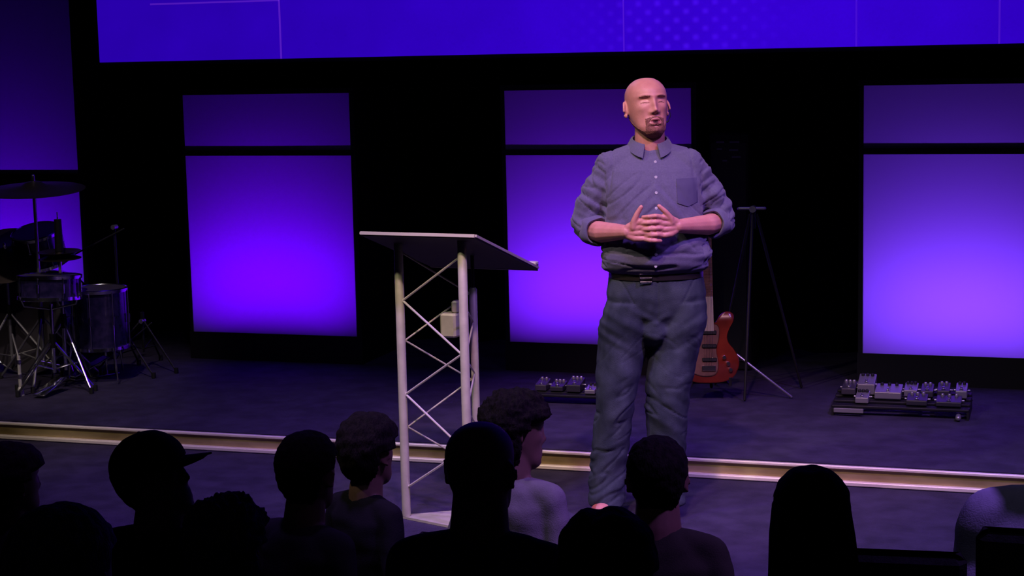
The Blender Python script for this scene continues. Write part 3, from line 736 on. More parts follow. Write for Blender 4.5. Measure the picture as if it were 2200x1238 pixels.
# ------------------------------------------------------------------ guitar and stands behind the speaker
def guitar():
    b = at(1528, 818, 8.92)
    R = rot('X', -9)                       # leans back on its stand
    t = empty('electric_guitar', (b.x, 8.86, b.z), YAW*0.8, 'red electric guitar with pale neck leaning in a stand behind the man', 'guitar')
    half = [(.0, .0), (.070, .004), (.122, .026), (.152, .072), (.156, .122), (.134, .168), (.106, .204), (.098, .240), (.112, .282), (.132, .320), (.128, .356), (.096, .368), (.064, .352), (.042, .318)]
    left = [(-x*(.98), z) for x, z in half[1:]]; left[-4:] = [(-.138, .340), (-.140, .392), (-.108, .408), (-.064, .366)] 
    ol = half+[(.030, .312), (-.030, .318)]+left[::-1]
    def sm(o):
        n = len(o); out = []
        for i in range(n):
            p0, p1, p2, p3 = (np.array(o[(i+k-1) % n]) for k in range(4))
            for t_ in (0, .25, .5, .75): out.append(tuple(0.5*((2*p1)+(-p0+p2)*t_+(2*p0-5*p1+4*p2-p3)*t_**2+(-p0+3*p1-3*p2+p3)*t_**3)))
        return out
    o2 = sm(ol)
    def slab(o, y0, y1, ins, nm, mat, par=t):
        c = np.mean(o, axis=0); rings = []
        for y, k in ((y0, ins), (y0-.004 if y0 > y1 else y0+.006, 0), (y1-.006, 0), (y1, ins)):
            rings.append([R @ Vector((c[0]+(x-c[0])*(1-k), y, c[1]+(z-c[1])*(1-k))) for x, z in o])
        return MB().loft(rings).build(nm, mat, par, True, 50)
    slab(o2, -.022, .022, .035, 'body', M['guitar'])
    pg = sm([(-.100, .06), (-.03, .035), (.035, .045), (.050, .10), (.040, .17), (.055, .24), (.045, .300), (-.045, .312), (-.090, .30), (-.080, .24), (-.095, .20), (-.128, .14), (-.125, .09)])
    slab(pg, -.0265, -.022, .02, 'pickguard', M['pickguard'])
    mb = MB(); 
    for z0, z1, w0, w1 in ((.26, .86, .028, .0215),): mb.loft([[R @ Vector((s*w, y, z)) for s, y in ((-1, -.034), (1, -.034), (.8, -.014), (-.8, -.014))] for z, w in ((z0, w0), (z1, w1))])
    mb.build('neck', M['maple'], t, False)
    rings = []
    for k in range(21):
        z = .86-.60*(1-.5**(k/12)) if k else .86
        w = .0215+.0065*(.86-z)/.60
        for dz, y in ((.0022, -.0355), (.0010, -.0372), (-.0010, -.0372), (-.0022, -.0355)):
            rings.append([R @ Vector((x, yy, z+dz)) for x, yy in ((-w, y), (w, y), (w, -.032), (-w, -.032))])
    MB().loft(rings).build('fretboard', M['pickguard'], t, False)
    hd = sm([(-.022, .86), (.022, .86), (.028, .90), (.040, .94), (.042, 1.03), (.020, 1.05), (-.006, 1.02), (-.030, .93)]); slab(hd, -.030, -.014, .02, 'headstock', M['maple'])
    for k in range(6): 
        p = R @ Vector((-.028+.008*k, -.022, .90+.024*k)); MB().tube([p, p+Vector((-.022, 0, .004))], .004, 8).ell(p+Vector((-.027, 0, .005)), (.006, .004, .008)).build('tuning_peg', M['chrome'], t)
    for z in (.12, .19, .26): MB().box(R @ Vector((.004, -.030, z)), (.075, .009, .020), R, .003).build('pickup', M['black'], t)
    MB().box(R @ Vector((0, -.030, .075)), (.070, .012, .030), R, .003).build('bridge', M['chrome'], t)
    for x, z in ((.080, .130), (.100, .098), (.112, .066)): MB().lathe([(.011, 0), (.011, .012), (.009, .016), (.001, .016)], R @ Vector((x, -.022, z)), R @ rot('X', 90), 18).build('knob', M['chrome'], t)
    mb = MB()
    for k in range(6): x = -.0175+.007*k; mb.tube([R @ Vector((x*1.2, -.038, .08)), R @ Vector((x*.8, -.038, .88))], .0006, 4)
    mb.build('strings', M['chrome'], t)
    return t, b
g, gb = guitar()
def guitar_stand():
    x, y = gb.x, 8.90
    t = empty('guitar_stand', (x, y, Z2), YAW*0.8, 'low black tube stand holding the red guitar, one long pale leg', 'guitar stand')
    h = gb.z-Z2
    MB().tube([(0, .10, .62), (0, .06, h), (0, .05, .10)], .011, 10).build('spine', M['black'], t)
    mb = MB(); mb.tube([(-.10, -.055, h+.03), (-.10, -.045, h-.012), (-.09, .05, h-.014), (.09, .05, h-.014), (.10, -.045, h-.012), (.10, -.055, h+.03)], .008, 8); mb.build('yoke', M['rubber'], t)
    for p in ((-.22, -.16), (.02, .30)):
        MB().tube([(0, .05, .22), (p[0], p[1], .012)], .009, 10, True).build('leg', M['black'], t)
    e = onz(1700, 853, Z2+.01)-Vector((x, y, Z2)); s_ = at(1583, 762, 8.93)-Vector((x, y, Z2))
    Ri = Matrix.Rotation(-YAW*0.8, 3, 'Z'); e = Ri @ e; s_ = Ri @ s_
    o = MB().tube([(0, .05, .26), s_, e], .0065, 10, True).build('leg', M['steel'], t); o['label'] = 'long bright metal leg'
guitar_stand()
def tall_stand():
    ap = at(1618, 450, 9.15); f = onz(1722, 836, Z2)
    t = empty('tripod_stand', (ap.x, 9.15, Z2), 0, 'tall black tripod stand with small metal head behind the guitar', 'stand')
    h = ap.z-Z2; d = Vector((f.x-ap.x, f.y-9.15, 0))
    for v in (d, rot('Z', 120) @ d, rot('Z', -120) @ d):
        MB().tube([v.normalized()*.02+Vector((0, 0, h-.03)), v+Vector((0, 0, .012))], [.008, .007], 10, True).build('leg', M['chair_metal'], t)
    MB().tube([(0, 0, h-.10), (0, 0, h)], .014, 12).build('hub', M['black'], t)
    mb = MB(); mb.tube([(-.075, 0, h+.004), (.06, 0, h+.006)], .009, 10, True); mb.tube([(.0, -.02, h+.002), (0, .02, h+.002)], .018, 12); mb.build('head_clamp', M['steel'], t)
tall_stand()
def rack():
    c = at(1566, 320, 9.75); t = empty('equipment_case', (c.x, 9.75, Z2), 0, 'tall black equipment case with faint grey slots behind the man', 'case')
    h = at(1566, 285, 9.75).z-Z2
    MB().box((0, .12, h/2), (.24, .26, h), bev=.012).build('body', M['black'], t, False)
    mb = MB(); mb.box((0, -.013, h*.5), (.20, .008, h*.92), bev=.003); mb.build('front_panel', M['rubber'], t, False)
    for dx, py, w in ((-.045, 305, .045), (.035, 305, .055), (-.05, 320, .03), (.03, 322, .05), (.045, 337, .05), (-.02, 345, .025)):
        z = at(1566, py, 9.75).z-Z2; MB().box((dx, -.019, z), (w, .004, .009)).build('slot', M['tape'], t, False)
rack()

# ------------------------------------------------------------------ pedalboards
def pedal(kind, loc, rz, label, group, w=.07, d=.115, h=.045, mat='pedal_a'):
    t = empty('effects_pedal', loc, rz, label, 'effects pedal', group)
    mb = MB(); mb.add([(-w/2, -d/2, 0), (w/2, -d/2, 0), (w/2, d/2, 0), (-w/2, d/2, 0), (-w/2, -d/2, h*.62), (w/2, -d/2, h*.62), (w/2, d/2, h), (-w/2, d/2, h)], [(3, 2, 1, 0), (4, 5, 6, 7), (0, 1, 5, 4), (1, 2, 6, 5), (2, 3, 7, 6), (3, 0, 4, 7)])
    o = mb.build('housing', M[mat], t, False); bv = o.modifiers.new('b', 'BEVEL'); bv.width = .004; bv.segments = 2
    n = 3 if w > .06 else 2
    for k in range(n): MB().lathe([(.0085, 0), (.0085, .010), (.006, .014), (.001, .014)], ((k-(n-1)/2)*w/(n+.6), d*.30, h*.90), None, 14).build('knob', M['black'] if mat == 'pedal_a' else M['pedal_a'], t)
    MB().lathe([(.010, 0), (.010, .004), (.006, .005), (.006, .013), (.001, .0135)], (0, -d*.28, h*.70), None, 14).build('footswitch', M['chrome'], t)
    for s in (-1, 1): MB().tube([(s*(w/2-.002), d*.18, h*.45), (s*(w/2+.012), d*.18, h*.45)], .005, 10).build('jack', M['steel'], t)
    return t
def board(pxl, pxr, py, depth, label, tilt=7, name='pedalboard'):
    a = onz(pxl, py, Z2); b_ = onz(pxr, py+ (pxr-pxl)*.04, Z2); w = (b_-a).length; rz = math.atan2((b_-a).y, (b_-a).x)
    t = empty(name, (a+b_)/2, rz, label, 'pedalboard')
    R = rot('X', tilt)
    for k in range(4): MB().box(R @ Vector((0, .03+k*(depth-.06)/3, .045)), (w, .042, .014), R, .003).build('rail', M['black'], t, False)
    for s in (-1, 1):
        mb = MB(); x = s*(w/2-.006); mb.add([(x-.006, 0, 0), (x-.006, depth, 0), (x-.006, depth, .045+depth*.12), (x-.006, 0, .040), (x+.006, 0, 0), (x+.006, depth, 0), (x+.006, depth, .045+depth*.12), (x+.006, 0, .040)], [(0, 1, 2, 3), (7, 6, 5, 4), (0, 4, 5, 1), (1, 5, 6, 2), (2, 6, 7, 3), (3, 7, 4, 0)])
        mb.build('side_frame', M['black'], t, False)
    def place(u, v):
        p = R @ Vector((-w/2+u*w, v*depth, .054)); return (Matrix.Translation(t.location) @ Matrix.Rotation(rz, 4, 'Z')) @ p
    return t, w, rz, place
t, w, rz, pl = board(1786, 2082, 893, .30, 'wide black pedalboard on the stage below the right lit panel')
MB().box((-w/2+.085, -.008, .030), (.145, .012, .022), bev=.002).build('front_label', M['pedal_a'], t, False)
MB().tube([(w/2-.05, -.03, .018), (w/2-.05, .0, .020)], .014, 14, True).build('cable_plug', M['pedal_a'], t)
G1 = 'effects pedals on the wide pedalboard'
for u, v, mat, ww, dd, hh, lab in (
    (.10, .70, 'pedal_b', .07, .115, .05, 'grey effects pedal at the left end of the back row'),
    (.23, .74, 'pedal_a', .085, .12, .085, 'tall pale effects pedal, highest one on the wide pedalboard'),
    (.22, .26, 'pedal_a', .065, .10, .045, 'small pale effects pedal at front left of the wide pedalboard'),
    (.40, .55, 'pedal_a', .13, .125, .055, 'widest pale effects pedal left of the board middle'),
    (.56, .70, 'pedal_a', .065, .11, .052, 'narrow pale effects pedal just right of the widest one'),
    (.68, .70, 'pedal_b', .06, .11, .050, 'narrow grey effects pedal right of the board middle'),
    (.62, .26, 'pedal_c', .10, .11, .040, 'black effects pedal in the front row of the board'),
    (.80, .70, 'pedal_b', .06, .11, .058, 'grey effects pedal second from the right end'),
    (.93, .70, 'pedal_a', .055, .11, .060, 'pale effects pedal at the right end of the board'),
    (.85, .26, 'pedal_c', .12, .11, .036, 'black effects pedal at front right of the board')):
    pedal('p', pl(u, v), rz, lab, G1, ww, dd, hh, mat)
def cable(pts, label, name='cable', r=.004):
    P = []
    for i in range(len(pts)-1):
        p0, p1, p2, p3 = (np.array(pts[max(0, min(len(pts)-1, i+k-1))], float) for k in range(4))
        for t_ in np.linspace(0, 1, 8, endpoint=False): P.append(tuple(0.5*((2*p1)+(-p0+p2)*t_+(2*p0-5*p1+4*p2-p3)*t_**2+(-p0+3*p1-3*p2+p3)*t_**3)))
    P.append(tuple(pts[-1])); o = MB().tube(P, r, 8, True).build(name, M['rubber'], None); tag(o, label, 'cable'); return o
c0 = pl(.30, .95)
cable([(c0.x, c0.y+.06, Z2+.012), (c0.x-.15, c0.y+.20, Z2+.005), (c0.x-.05, c0.y+.38, Z2+.005), (c0.x+.25, c0.y+.35, Z2+.005), (c0.x+.45, c0.y+.22, Z2+.005)], 'black cable looping on the floor behind the wide pedalboard')
t, w, rz, pl = board(1135, 1290, 868, .20, 'small black pedalboard between the lectern and the man', 5)
G2 = 'effects pedals on the small pedalboard'
for u, v, mat, ww, dd, hh, lab in ((.14, .5, 'pedal_b', .06, .10, .05, 'grey effects pedal at the left end of the small pedalboard'), (.36, .5, 'pedal_c', .07, .10, .04, 'black effects pedal left of the middle of the small pedalboard'),
    (.60, .5, 'pedal_c', .075, .11, .060, 'bulky black effects pedal right of the middle of the small pedalboard'), (.84, .35, 'pedal_a', .055, .09, .035, 'pale effects pedal at the right end of the small pedalboard')):
    pedal('p', pl(u, v), rz, lab, G2, ww, dd, hh, mat)

# ------------------------------------------------------------------ drum kit
def cymbal(r, c, R, nm, par, mat='brass'):
    pr = [(.001, .0), (r*.30, -.012), (r*.98, -.030), (r, -.032), (r*.98, -.0335), (r*.30, -.0155), (r*.16, -.006), (.001, -.003)]
    pr = [(r, -.032), (r*.7, -.020), (r*.25, -.006), (r*.15, .012), (r*.06, .018), (.002, .018), (.002, .0165), (r*.06, .0165), (r*.15, .0105), (r*.25, -.0075), (r*.7, -.0215), (r, -.0335)]
    rings = []
    for q, z in pr: rings.append([Vector(c)+R @ Vector((q*math.cos(a), q*math.sin(a), z)) for a in np.arange(48)*2*PI/48])
    return MB().loft(rings, False, True).build(nm, M[mat], par, True, 60)
def tripod(t, h, spread, r=.010, z0=.24, mat='chrome', az=0.3):
    MB().tube([(0, 0, .10), (0, 0, h)], r, 12).build('pole', M[mat], t)
    for k in range(3):
        a = az+k*2*PI/3; e = Vector((math.cos(a)*spread, math.sin(a)*spread, .012))
        g_ = MB().tube([(0, 0, z0+.14), (e.x*.94, e.y*.94, .03), e], r*.75, 8).build('leg', M[mat], t)
        MB().tube([e-Vector((0, 0, .010)), e+Vector((0, 0, .022))], .013, 10).build('rubber_foot', M['rubber'], g_)
        MB().tube([(0, 0, .12), (e.x*.5, e.y*.5, .16)], r*.5, 6).build('brace', M[mat], t)
    MB().tube([(0, 0, z0+.10), (0, 0, z0+.18)], r*1.7, 12).build('collar', M['black'], t)
KY = 8.62
c = at(72, 396, KY); t = empty('crash_cymbal', (c.x, KY, Z2), 0, 'large dark crash cymbal high on its stand, topmost of the drum kit', 'cymbal', 'cymbals of the drum kit')
h = c.z-Z2; tripod(t, h, .33, az=.9, mat='steel'); cymbal(.285, (0, 0, h), rot('X', 5) @ rot('Y', 2), 'cymbal', t); MB().tube([(0, 0, h+.01), (0, 0, h+.045)], .011, 10, True).build('wing_nut', M['chrome'], t)
c = at(12, 540, 8.75); t = empty('ride_cymbal', (c.x, 8.75, Z2), 0, 'dark ride cymbal tilted steeply at the left edge of the photo', 'cymbal', 'cymbals of the drum kit')
h = c.z-Z2; tripod(t, h, .30, az=.2, mat='steel'); cymbal(.245, (0, 0, h), rot('Y', 14) @ rot('X', 32), 'cymbal', t); MB().tube([(0, 0, h+.01), (0, -.01, h+.04)], .011, 10, True).build('wing_nut', M['chrome'], t)
c = at(128, 548, 8.50); t = empty('hi_hat', (c.x, 8.50, Z2), 0, 'hi-hat with two small cymbals under an upright clutch rod', 'cymbal', 'cymbals of the drum kit')
h = c.z-Z2; tripod(t, h, .27, az=-.5); cymbal(.118, (0, 0, h+.012), rot('X', 2), 'top_cymbal', t); cymbal(.118, (0, 0, h-.012), rot('X', 182), 'bottom_cymbal', t)
MB().tube([(0, 0, h+.02), (0, 0, h+.20)], [.024, .020], 14).build('clutch', M['black'], t); MB().tube([(0, 0, h-.05), (0, 0, h+.24)], .004, 8).build('rod', M['chrome'], t)
mb = MB(); mb.box((.02, -.20, .045), (.075, .24, .012), rot('X', 14), .004); mb.build('pedal', M['chrome'], t)
def drum(t, c, r, h, R, nm='shell', legs=0, lug=8, z_floor=None):
    c = Vector(c)
    MB().lathe([(r-.006, -h/2), (r, -h/2), (r, h/2), (r-.006, h/2), (r-.012, h/2-.004), (r-.012, -h/2+.004)], c, R, 40).build(nm, M['drum'], t, True, 50)
    for s, n in ((1, 'batter_head'), (-1, 'bottom_head')): MB().lathe([(r-.002, -.001), (r-.002, .001), (.001, .0012)], c+R @ Vector((0, 0, s*(h/2+.001))), R, 40).build(n, M['drumhead'], t)
    for s in (1, -1):
        rings = []
        for a_, z_ in ((0, -.012), (.010, -.012), (.012, .006), (.004, .010), (0, .006)): rings.append([c+R @ Vector(((r+a_)*math.cos(q), (r+a_)*math.sin(q), s*(h/2-.004)+s*z_)) for q in np.arange(40)*2*PI/40])
        MB().loft(rings, False, True).build('hoop', M['chrome'], t, True, 50)
    for k in range(lug):
        a = k*2*PI/lug+.2; x, y = (r+.012)*math.cos(a), (r+.012)*math.sin(a)
        MB().tube([c+R @ Vector((x, y, -h/2+.01)), c+R @ Vector((x, y, h/2-.01))], .004, 6).tube([c+R @ Vector((x, y, -.025)), c+R @ Vector((x, y, .025))], .009, 8).build('lug', M['chrome'], t)
c = at(112, 588, 8.42); t = empty('snare_drum', (c.x-.02, 8.42, Z2), 0, 'snare drum with shining chrome rim below the hi-hat', 'drum', 'drums of the drum kit')
h = c.z-Z2; drum(t, (0, 0, h-.075), .165, .13, rot('X', -4)); tripod(t, h-.17, .24, .011, .14, az=.1)
mb = MB()
for k in range(3): a = k*2*PI/3; mb.tube([(0, 0, h-.20), (math.cos(a)*.16, math.sin(a)*.16, h-.165), (math.cos(a)*.182, math.sin(a)*.182, h-.11)], .006, 8)
mb.build('basket', M['chrome'], t)
c = at(205, 612, 8.75); t = empty('floor_tom', (c.x+.02, 8.75, Z2), 0, 'dark blue floor tom on thin chrome legs at the right of the drum kit', 'drum', 'drums of the drum kit')
h = c.z-Z2; drum(t, (0, 0, h-.19), .155, .34, rot('X', 0))
for k in range(3):
    a = k*2*PI/3-.6; x, y = .172*math.cos(a), .172*math.sin(a)
    MB().tube([(x, y, h-.22), (x, y, .20), (x*1.12, y*1.12, .02)], .005, 8, True).build('leg', M['chrome'], t)
c = at(-10, 760, 8.95); t = empty('bass_drum', (-5.93, 8.98, Z2), 0, 'dark bass drum lying on its side behind the snare drum', 'drum', 'drums of the drum kit')
drum(t, (0, 0, .29), .275, .36, rot('X', 90)); 
for s in (-1, 1): MB().tube([(s*.22, -.10, .16), (s*.33, -.20, .012)], .007, 8, True).build('spur', M['chrome'], t)
tm = MB(); tm.tube([(.04, 0, .55), (.04, 0, .66)], .011, 10); tm.build('tom_mount', M['chrome'], t)
c = at(40, 640, 8.80); t = empty('rack_tom', (-5.885, 8.96, Z2+.60), 0, 'rack tom mounted over the bass drum beside the ride cymbal', 'drum', 'drums of the drum kit')
drum(t, (0, -.02, .14), .135, .20, rot('X', 18)); MB().tube([(0, .0, 0), (0, 0, .06)], .013, 10).build('bracket', M['chrome'], t)
# kick pedal and microphone stands
b0 = onz(196, 812, Z2); t = empty('drum_pedal', (b0.x, b0.y+.02, Z2), -.5, 'bright chrome drum pedal on the stage beside the floor tom', 'drum pedal')
MB().box((0, 0, .008), (.11, .30, .012), bev=.004).build('base_plate', M['chrome'], t, False); MB().box((0, -.02, .065), (.075, .25, .010), rot('X', 20), .003).build('footboard', M['chrome'], t, False)
mb = MB(); 
for s in (-1, 1): mb.tube([(s*.05, .12, .01), (s*.05, .12, .20)], .007, 8)
mb.tube([(-.06, .12, .20), (.06, .12, .20)], .006, 8); mb.build('post', M['chrome'], t)
MB().tube([(0, .12, .20), (0, .06, .34)], .004, 8).tube([(0, .075, .335), (0, .035, .345)], .020, 12).build('beater', M['steel'], t)
mb = MB(); mb.tube([(.045*math.cos(a), .12+.01, .245+.045*math.sin(a)) for a in np.linspace(0, 2*PI, 17)], .005, 8); mb.build('cam_wheel', M['chrome'], t)
def mic_stand(px, py_foot, py_top, Y, label, lean=0.0, boom=-.25):
    f = onz(px, py_foot, Z2); top = at(px-6, py_top, Y)
    t = empty('microphone_stand', (top.x, Y, Z2), 0, label, 'microphone stand', 'thin stands beside the drum kit'); h = top.z-Z2
    tripod(t, h, .28, .007, .16, 'chair_metal', az=-.35)
    MB().tube([(0.06, 0, h-.01), (boom, -.05, h-.16 if boom < 0 else h+.1)], .005, 8, True).build('boom', M['chair_metal'], t)
    MB().tube([(boom, -.05, h-.16 if boom < 0 else h+.1), (boom*1.35, -.06, h-.21 if boom < 0 else h+.12)], [.012, .018], 12, True).build('microphone', M['steel'], t)
    MB().tube([(0, -.02, h), (0, .02, h)], .014, 10).build('clutch', M['steel'], t)
mic_stand(252, 800, 488, 8.95, 'thin black microphone stand right of the floor tom')
mic_stand(312, 790, 690, 9.12, 'short black microphone stand, rightmost by the drum kit', boom=-.12)
b0 = onz(45, 850, Z2); t = empty('percussion_stand', (b0.x, b0.y, Z2), 0, 'short bright chrome stand rod at the front of the drum kit', 'stand')
hh = at(45, 765, b0.y).z-Z2
MB().tube([(0, 0, .02), (0, 0, hh)], .0095, 12).build('pole', M['lacing'], t); MB().tube([(0, 0, 0), (0, 0, .035)], [.022, .016], 12, True).build('foot', M['lacing'], t)  # pale non-metal colour stands in for light caught by chrome
for z in (.10, .18): MB().tube([(0, 0, z), (0, 0, z+.02)], .014, 12).build('collar', M['chrome'], t)
MB().tube([(0, 0, hh-.01), (-.10, .10, hh+.10)], .006, 8, True).build('arm', M['steel'], t)

# ------------------------------------------------------------------ chairs of the hall
def make_chair():
    t = empty('auditorium_chair', (0, 0, 0))
    MB().box((0, .0, .425), (.46, .44, .07), bev=.02).build('seat', M['chair'], t, False)
    mb = MB(); R = rot('X', -7); mb.box((0, .245, .64), (.45, .05, .40), R, .02); mb.build('backrest', M['chair'], t, False)
    for x in (-.20, .20):
        MB().tube([(x, -.18, .0), (x, -.17, .40)], .011, 8).build('leg', M['chair_metal'], t); MB().tube([(x, .22, .0), (x, .20, .40), (x, .245, .62)], .011, 8).build('leg', M['chair_metal'], t)
    MB().tube([(-.20, -.175, .385), (.20, -.175, .385)], .009, 8).tube([(-.20, .20, .385), (.20, .20, .385)], .009, 8).build('seat_frame', M['chair_metal'], t)
    return t
CH = make_chair(); CHUSED = [False]
def chair(loc, rz, label, sz=1.0):
    t = CH if not CHUSED[0] else copy_tree(CH); CHUSED[0] = True
    t.location = loc; t.rotation_euler = (0, 0, rz); t.scale = (1, 1, sz); tag(t, label, 'chair', 'black chairs in the audience rows')
    return t

# ------------------------------------------------------------------ audience
def seated(px, pytop, Y, floor, hair, shirt, label, chair_label, turn=0, tilt=0, hmat='hair_black', body_turn=0, wide=1.0, hairlabel=None, roll=0, sleeves=True, dz=0, hs=1.12):
    top = at(px, pytop, Y); s = (top.z-floor)/({'bald': 1.291, 'curly': 1.322, 'cap': 1.311}.get(hair, 1.308)+dz+.24*(hs-1.09))
    aim = Vector((-1.7, 6.9, 0))-Vector((top.x, Y, 0)); rz = math.atan2(aim.y, aim.x)+PI/2+math.radians(body_turn)
    t = empty('person', (top.x, Y, floor), rz, label, 'person', 'seated people in the audience'); t.scale = (s, s, s)
    Rh = rot('Z', turn) @ rot('X', tilt) @ rot('Y', roll); H0 = Vector((0, .0, 1.030))
    def T(p): return H0+Rh @ (Vector(p)*hs)
    mb = MB(); mb.loft([[tuple(T(p)) for p in r] for r in head_grid(48, 56)])
    for sd in (-1, 1): ear_mb(mb, T, sd)
    mb.tube([(0, .03, .94), (0, .025, 1.02), (0, .012, 1.10)], [.080, .076, .070], 16, True)
    W_ = wide
    mb.loft([ering((0, .02, .47), .15*W_, .10, .11, 20), ering((0, .02, .60), .14*W_, .10, .10, 20), ering((0, .03, .80), .155*W_, .10, .10, 20), ering((0, .035, .93), .14*W_, .07, .08, 20), ering((0, .03, .99), .07, .05, .06, 20)])
    for sd in (-1, 1):
        mb.caps([(sd*.08, .03, .965), (sd*.165*W_, .03, .935)], [.045, .050]); mb.caps([(sd*.172*W_, .03, .93), (sd*.225*W_, .06, .68)], [.047, .040])
        mb.caps([(sd*.225*W_, .06, .68), (sd*.15, -.17, .615)], [.038, .026])
        hd = Vector((sd*.145, -.19, .610)); fw = Vector((-sd*.25, -1, -.05)).normalized(); sw = Vector((1, 0, 0))*sd
        mb.tube([hd, hd+fw*.05], [.026, .034], 10, True)
        for k in range(4):
            a = hd+fw*.055+sw*(.027-.018*k)*1.0; l = (.055, .066, .070, .062)[k]
            mb.caps([a, a+fw*l*.55+Vector((0, 0, .004)), a+fw*l+Vector((0, 0, -.012))], [.0095, .0085, .0075], 8)
        mb.caps([hd+fw*.01-sw*.022, hd+fw*.05-sw*.052, hd+fw*.075-sw*.055], [.012, .010, .0085], 8)
        mb.caps([(sd*.09, .0, .535), (sd*.115, -.40, .525)], [.082, .055]); mb.caps([(sd*.115, -.40, .52), (sd*.12, -.37, .09)], [.052, .036]); mb.tube([(sd*.12, -.36, .045), (sd*.125, -.52, .035)], [.034, .026], 10, True)
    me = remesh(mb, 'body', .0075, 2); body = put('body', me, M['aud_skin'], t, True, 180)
    mb = MB()
    mb.loft([ering((0, .02, .50), .175*W_, .125, .12, 28), ering((0, .02, .60), .170*W_, .13, .12, 28), ering((0, .03, .80), .182*W_, .125, .115, 28), ering((0, .035, .90), .180*W_, .10, .105, 28), ering((0, .033, .965), .125*W_, .075, .088, 28), ering((0, .03, 1.003), .075, .060, .068, 28), ering((0, .028, 1.022), .062, .054, .060, 28)])
    for sd in (-1, 1):
        mb.caps([(sd*.085, .033, .962), (sd*.170*W_, .033, .928)], [.052, .062]); mb.caps([(sd*.172*W_, .033, .925), (sd*.205*W_, .05, .79)], [.062, .056])
        if sleeves: mb.caps([(sd*.205*W_, .05, .79), (sd*.227*W_, .062, .68), (sd*.165, -.13, .625)], [.056, .052, .040])
    def wr(co, n): return co+n*(.010*nz3(co, (7, 7, 14), px))[:, None]
    put('shirt', remesh(mb, 'shirt', .011, 4, wr), M[shirt], t, True, 180)
    mb = MB()
    mb.loft([ering((0, .02, .455), .175, .12, .12, 24), ering((0, .02, .56), .172, .125, .122, 24)])
    for sd in (-1, 1):
        mb.caps([(sd*.09, .0, .545), (sd*.115, -.40, .532)], [.092, .066]); mb.caps([(sd*.115, -.40, .525), (sd*.12, -.37, .10)], [.064, .050])
    put('trousers', remesh(mb, 'trousers', .013, 4), M['cloth_black'], t, True, 180)
    for sd in (-1, 1):
        rings = []
        for y_, w_, h_ in ((-.32, .025, .06), (-.35, .036, .08), (-.40, .038, .075), (-.46, .043, .055), (-.52, .040, .045), (-.555, .022, .03)): rings.append([Vector((sd*.122+w_*math.cos(q), y_, .004+h_*(.5+.5*math.sin(q)))) for q in np.arange(14)*2*PI/14])
        MB().loft(rings).build('shoe', M['black'], t)
    Gh = head_grid(64, 80, False)
    def line(c, k=0.0):                    # hairline: forehead, round the ears, nape
        x, y, z = c
        if y < -.02: return z > .165+k
        if y < .04: return z > .135-.0*(y) + k*.5
        return z > .045
    nzf = lambda a, s_: (lambda f_: a*np.array([noise.noise(Vector(p*s_)) for p in f_]))
    if hair == 'short': o = shell(Gh, line, .011, t, 'hair', M[hmat], -.004, nzf(.005, 60), T)
    elif hair == 'full': o = shell(Gh, line, .029, t, 'hair', M[hmat], -.004, nzf(.011, 38), T)
    elif hair == 'thin': o = shell(Gh, lambda c: line(c) , .006, t, 'hair', M[hmat], -.004, nzf(.003, 70), T)
    elif hair == 'curly': o = shell(Gh, lambda c: line(c) or (c[1] > .0 and c[2] > .03), .030, t, 'hair', M[hmat], -.004, lambda f_: .011*np.array([abs(noise.noise(Vector(p*60)))*2-.5+noise.noise(Vector(p*28)) for p in f_]), T)
    elif hair == 'bald': o = None
    elif hair == 'long':
        shell(Gh, line, .017, t, 'hair', M[hmat], -.004, nzf(.004, 40), T)
        mb = MB(); rings = []
        for z_, rx, yb, yf in ((.228, .040, .055, .02), (.205, .072, .095, .0), (.16, .094, .118, -.01), (.09, .104, .125, .0), (.0, .112, .128, .02), (-.09, .120, .135, .045), (-.20, .128, .145, .07), (-.30, .120, .140, .085), (-.36, .095, .128, .095)):
            ring = []
            for q in np.linspace(-.35, PI+.35, 34):
                w = 1+.03*math.sin(q*17+z_*6)+.02*math.sin(q*31)
                ring.append(Vector((rx*math.cos(q)*w, yf+(yb-yf)*max(0, math.sin(q))*w+(0 if math.sin(q) > 0 else math.sin(q)*.05), z_)))
            for q in np.linspace(PI+.35, -.35, 20)[1:-1]:
                ring.append(Vector((rx*.90*math.cos(q), yf+(yb-yf)*.80*max(0, math.sin(q)) + (0 if math.sin(q) > 0 else math.sin(q)*.05), z_)))
            rings.append([T(p) for p in ring])
        o = mb.loft(rings).build('long_hair', M[hmat], t, True, 60)
    elif hair == 'cap':
        shell(Gh, lambda c: c[1] > .01 and .03 < c[2] < .16, .020, t, 'hair', M['hair_black'], -.004, nzf(.004, 60), T)
        o = shell(Gh, lambda c: c[2] > .150-.10*max(0, c[1]+.02) , .018, t, 'cap', M['cap'], -.002, None, T)
        mb = MB(); rings = []
        for k, u in enumerate(np.linspace(0, 1, 8)):
            y_ = -.060-.125*u; hw = .072*math.sqrt(max(0.02, 1-(u*.93)**2.6)); zc = .165-.018*u
            rings.append([T((x_, y_+.018*(x_/.072)**2, zc-.020*(x_/.072)**2+e)) for x_, e in [(hw*v, .0025) for v in np.linspace(-1, 1, 9)]+[(hw*v, -.0025) for v in np.linspace(1, -1, 9)]])
        mb.loft(rings).build('brim', M['cap'], o)
        MB().ell(T((0, .0, .2575)), (.006, .006, .003)).build('top_button', M['cap'], o)
    aimv = Vector((math.sin(rz), -math.cos(rz), 0))
    chair(Vector((top.x, Y, floor))-aimv*0.03, rz, chair_label, s*(1.14 if px > 2200 else 1))
    return t
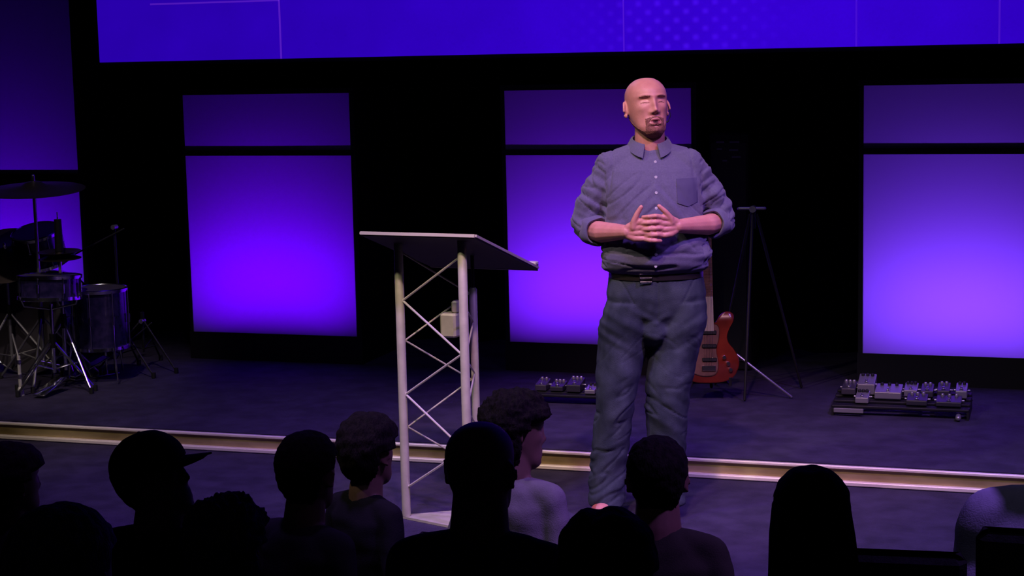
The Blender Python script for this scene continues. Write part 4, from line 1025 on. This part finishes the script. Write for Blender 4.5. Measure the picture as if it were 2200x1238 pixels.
RF, R0, R1, R2, R3 = (5.60, 0.0), (4.95, 0.0), (4.10, 0.13), (3.32, 0.26), (2.55, 0.39)
seated(790, 893, *RF, 'full', 'cloth_black', 'dark-haired person seated left of the lectern base', 'black chair under the person nearest the lectern base', turn=14, dz=.006, hs=1.26)
seated(1100, 838, *RF, 'curly', 'cloth_grey', 'person with bushy dark hair and pale grey top looking to the right', 'black chair under the bushy-haired person in pale grey', turn=-48, tilt=4, hs=1.16)
seated(2300, 775, *R0, 'short', 'cloth_blue', 'person in pale blue-grey shirt cut off by the right photo edge', 'black chair under the person at the right photo edge', wide=1.12, body_turn=-40)
seated(22, 960, *R0, 'full', 'cloth_black', 'dark-haired person in black at the left photo edge', 'black chair at the left photo edge', turn=14, hs=1.2)
seated(348, 922, *R1, 'cap', 'cloth_black', 'person in a dark baseball cap with brim turned to the right', 'black chair under the person with the cap', turn=-72, tilt=-16, hs=1.0)
seated(657, 925, *R0, 'short', 'cloth_mid', 'short-haired person in dark grey seated between cap wearer and lectern', 'black chair under the short-haired person in dark grey', turn=14, hs=1.22)
seated(1030, 908, *R1, 'bald', 'cloth_navy', 'bald person in navy top seated in front of the lectern', 'black chair under the bald person in navy', turn=-8, wide=1.06, hs=1.07)
seated(1411, 935, *R0, 'short', 'cloth_olive', "short-haired person in dark grey shirt seated before the bald man's legs", "black chair before the bald man's legs")
seated(1743, 1003, *R1, 'long', 'cloth_maroon', 'person with long straight dark hair seated right of centre', 'black chair under the long-haired person', hs=1.03)
seated(480, 1062, *R2, 'curly', 'cloth_black', 'shorter person with curly greying hair right of the cap wearer', 'black chair under the curly-haired person', hmat='hair_grey', hs=.96)
seated(1302, 1108, *R2, 'full', 'cloth_black', 'low dark-haired person in black seated at the bottom centre of the photo', 'black chair at the bottom centre, near row', hmat='hair_dark_red')
seated(125, 1080, *R3, 'short', 'cloth_maroon', 'grey-haired person in dark red at the bottom left', 'black chair under the grey-haired person in dark red', hmat='hair_grey')
c = at(1895, 1165, 4.95)
chair((c.x, 4.95, 0), PI+.10, 'empty black chair left of the person at the right photo edge', 1.16)
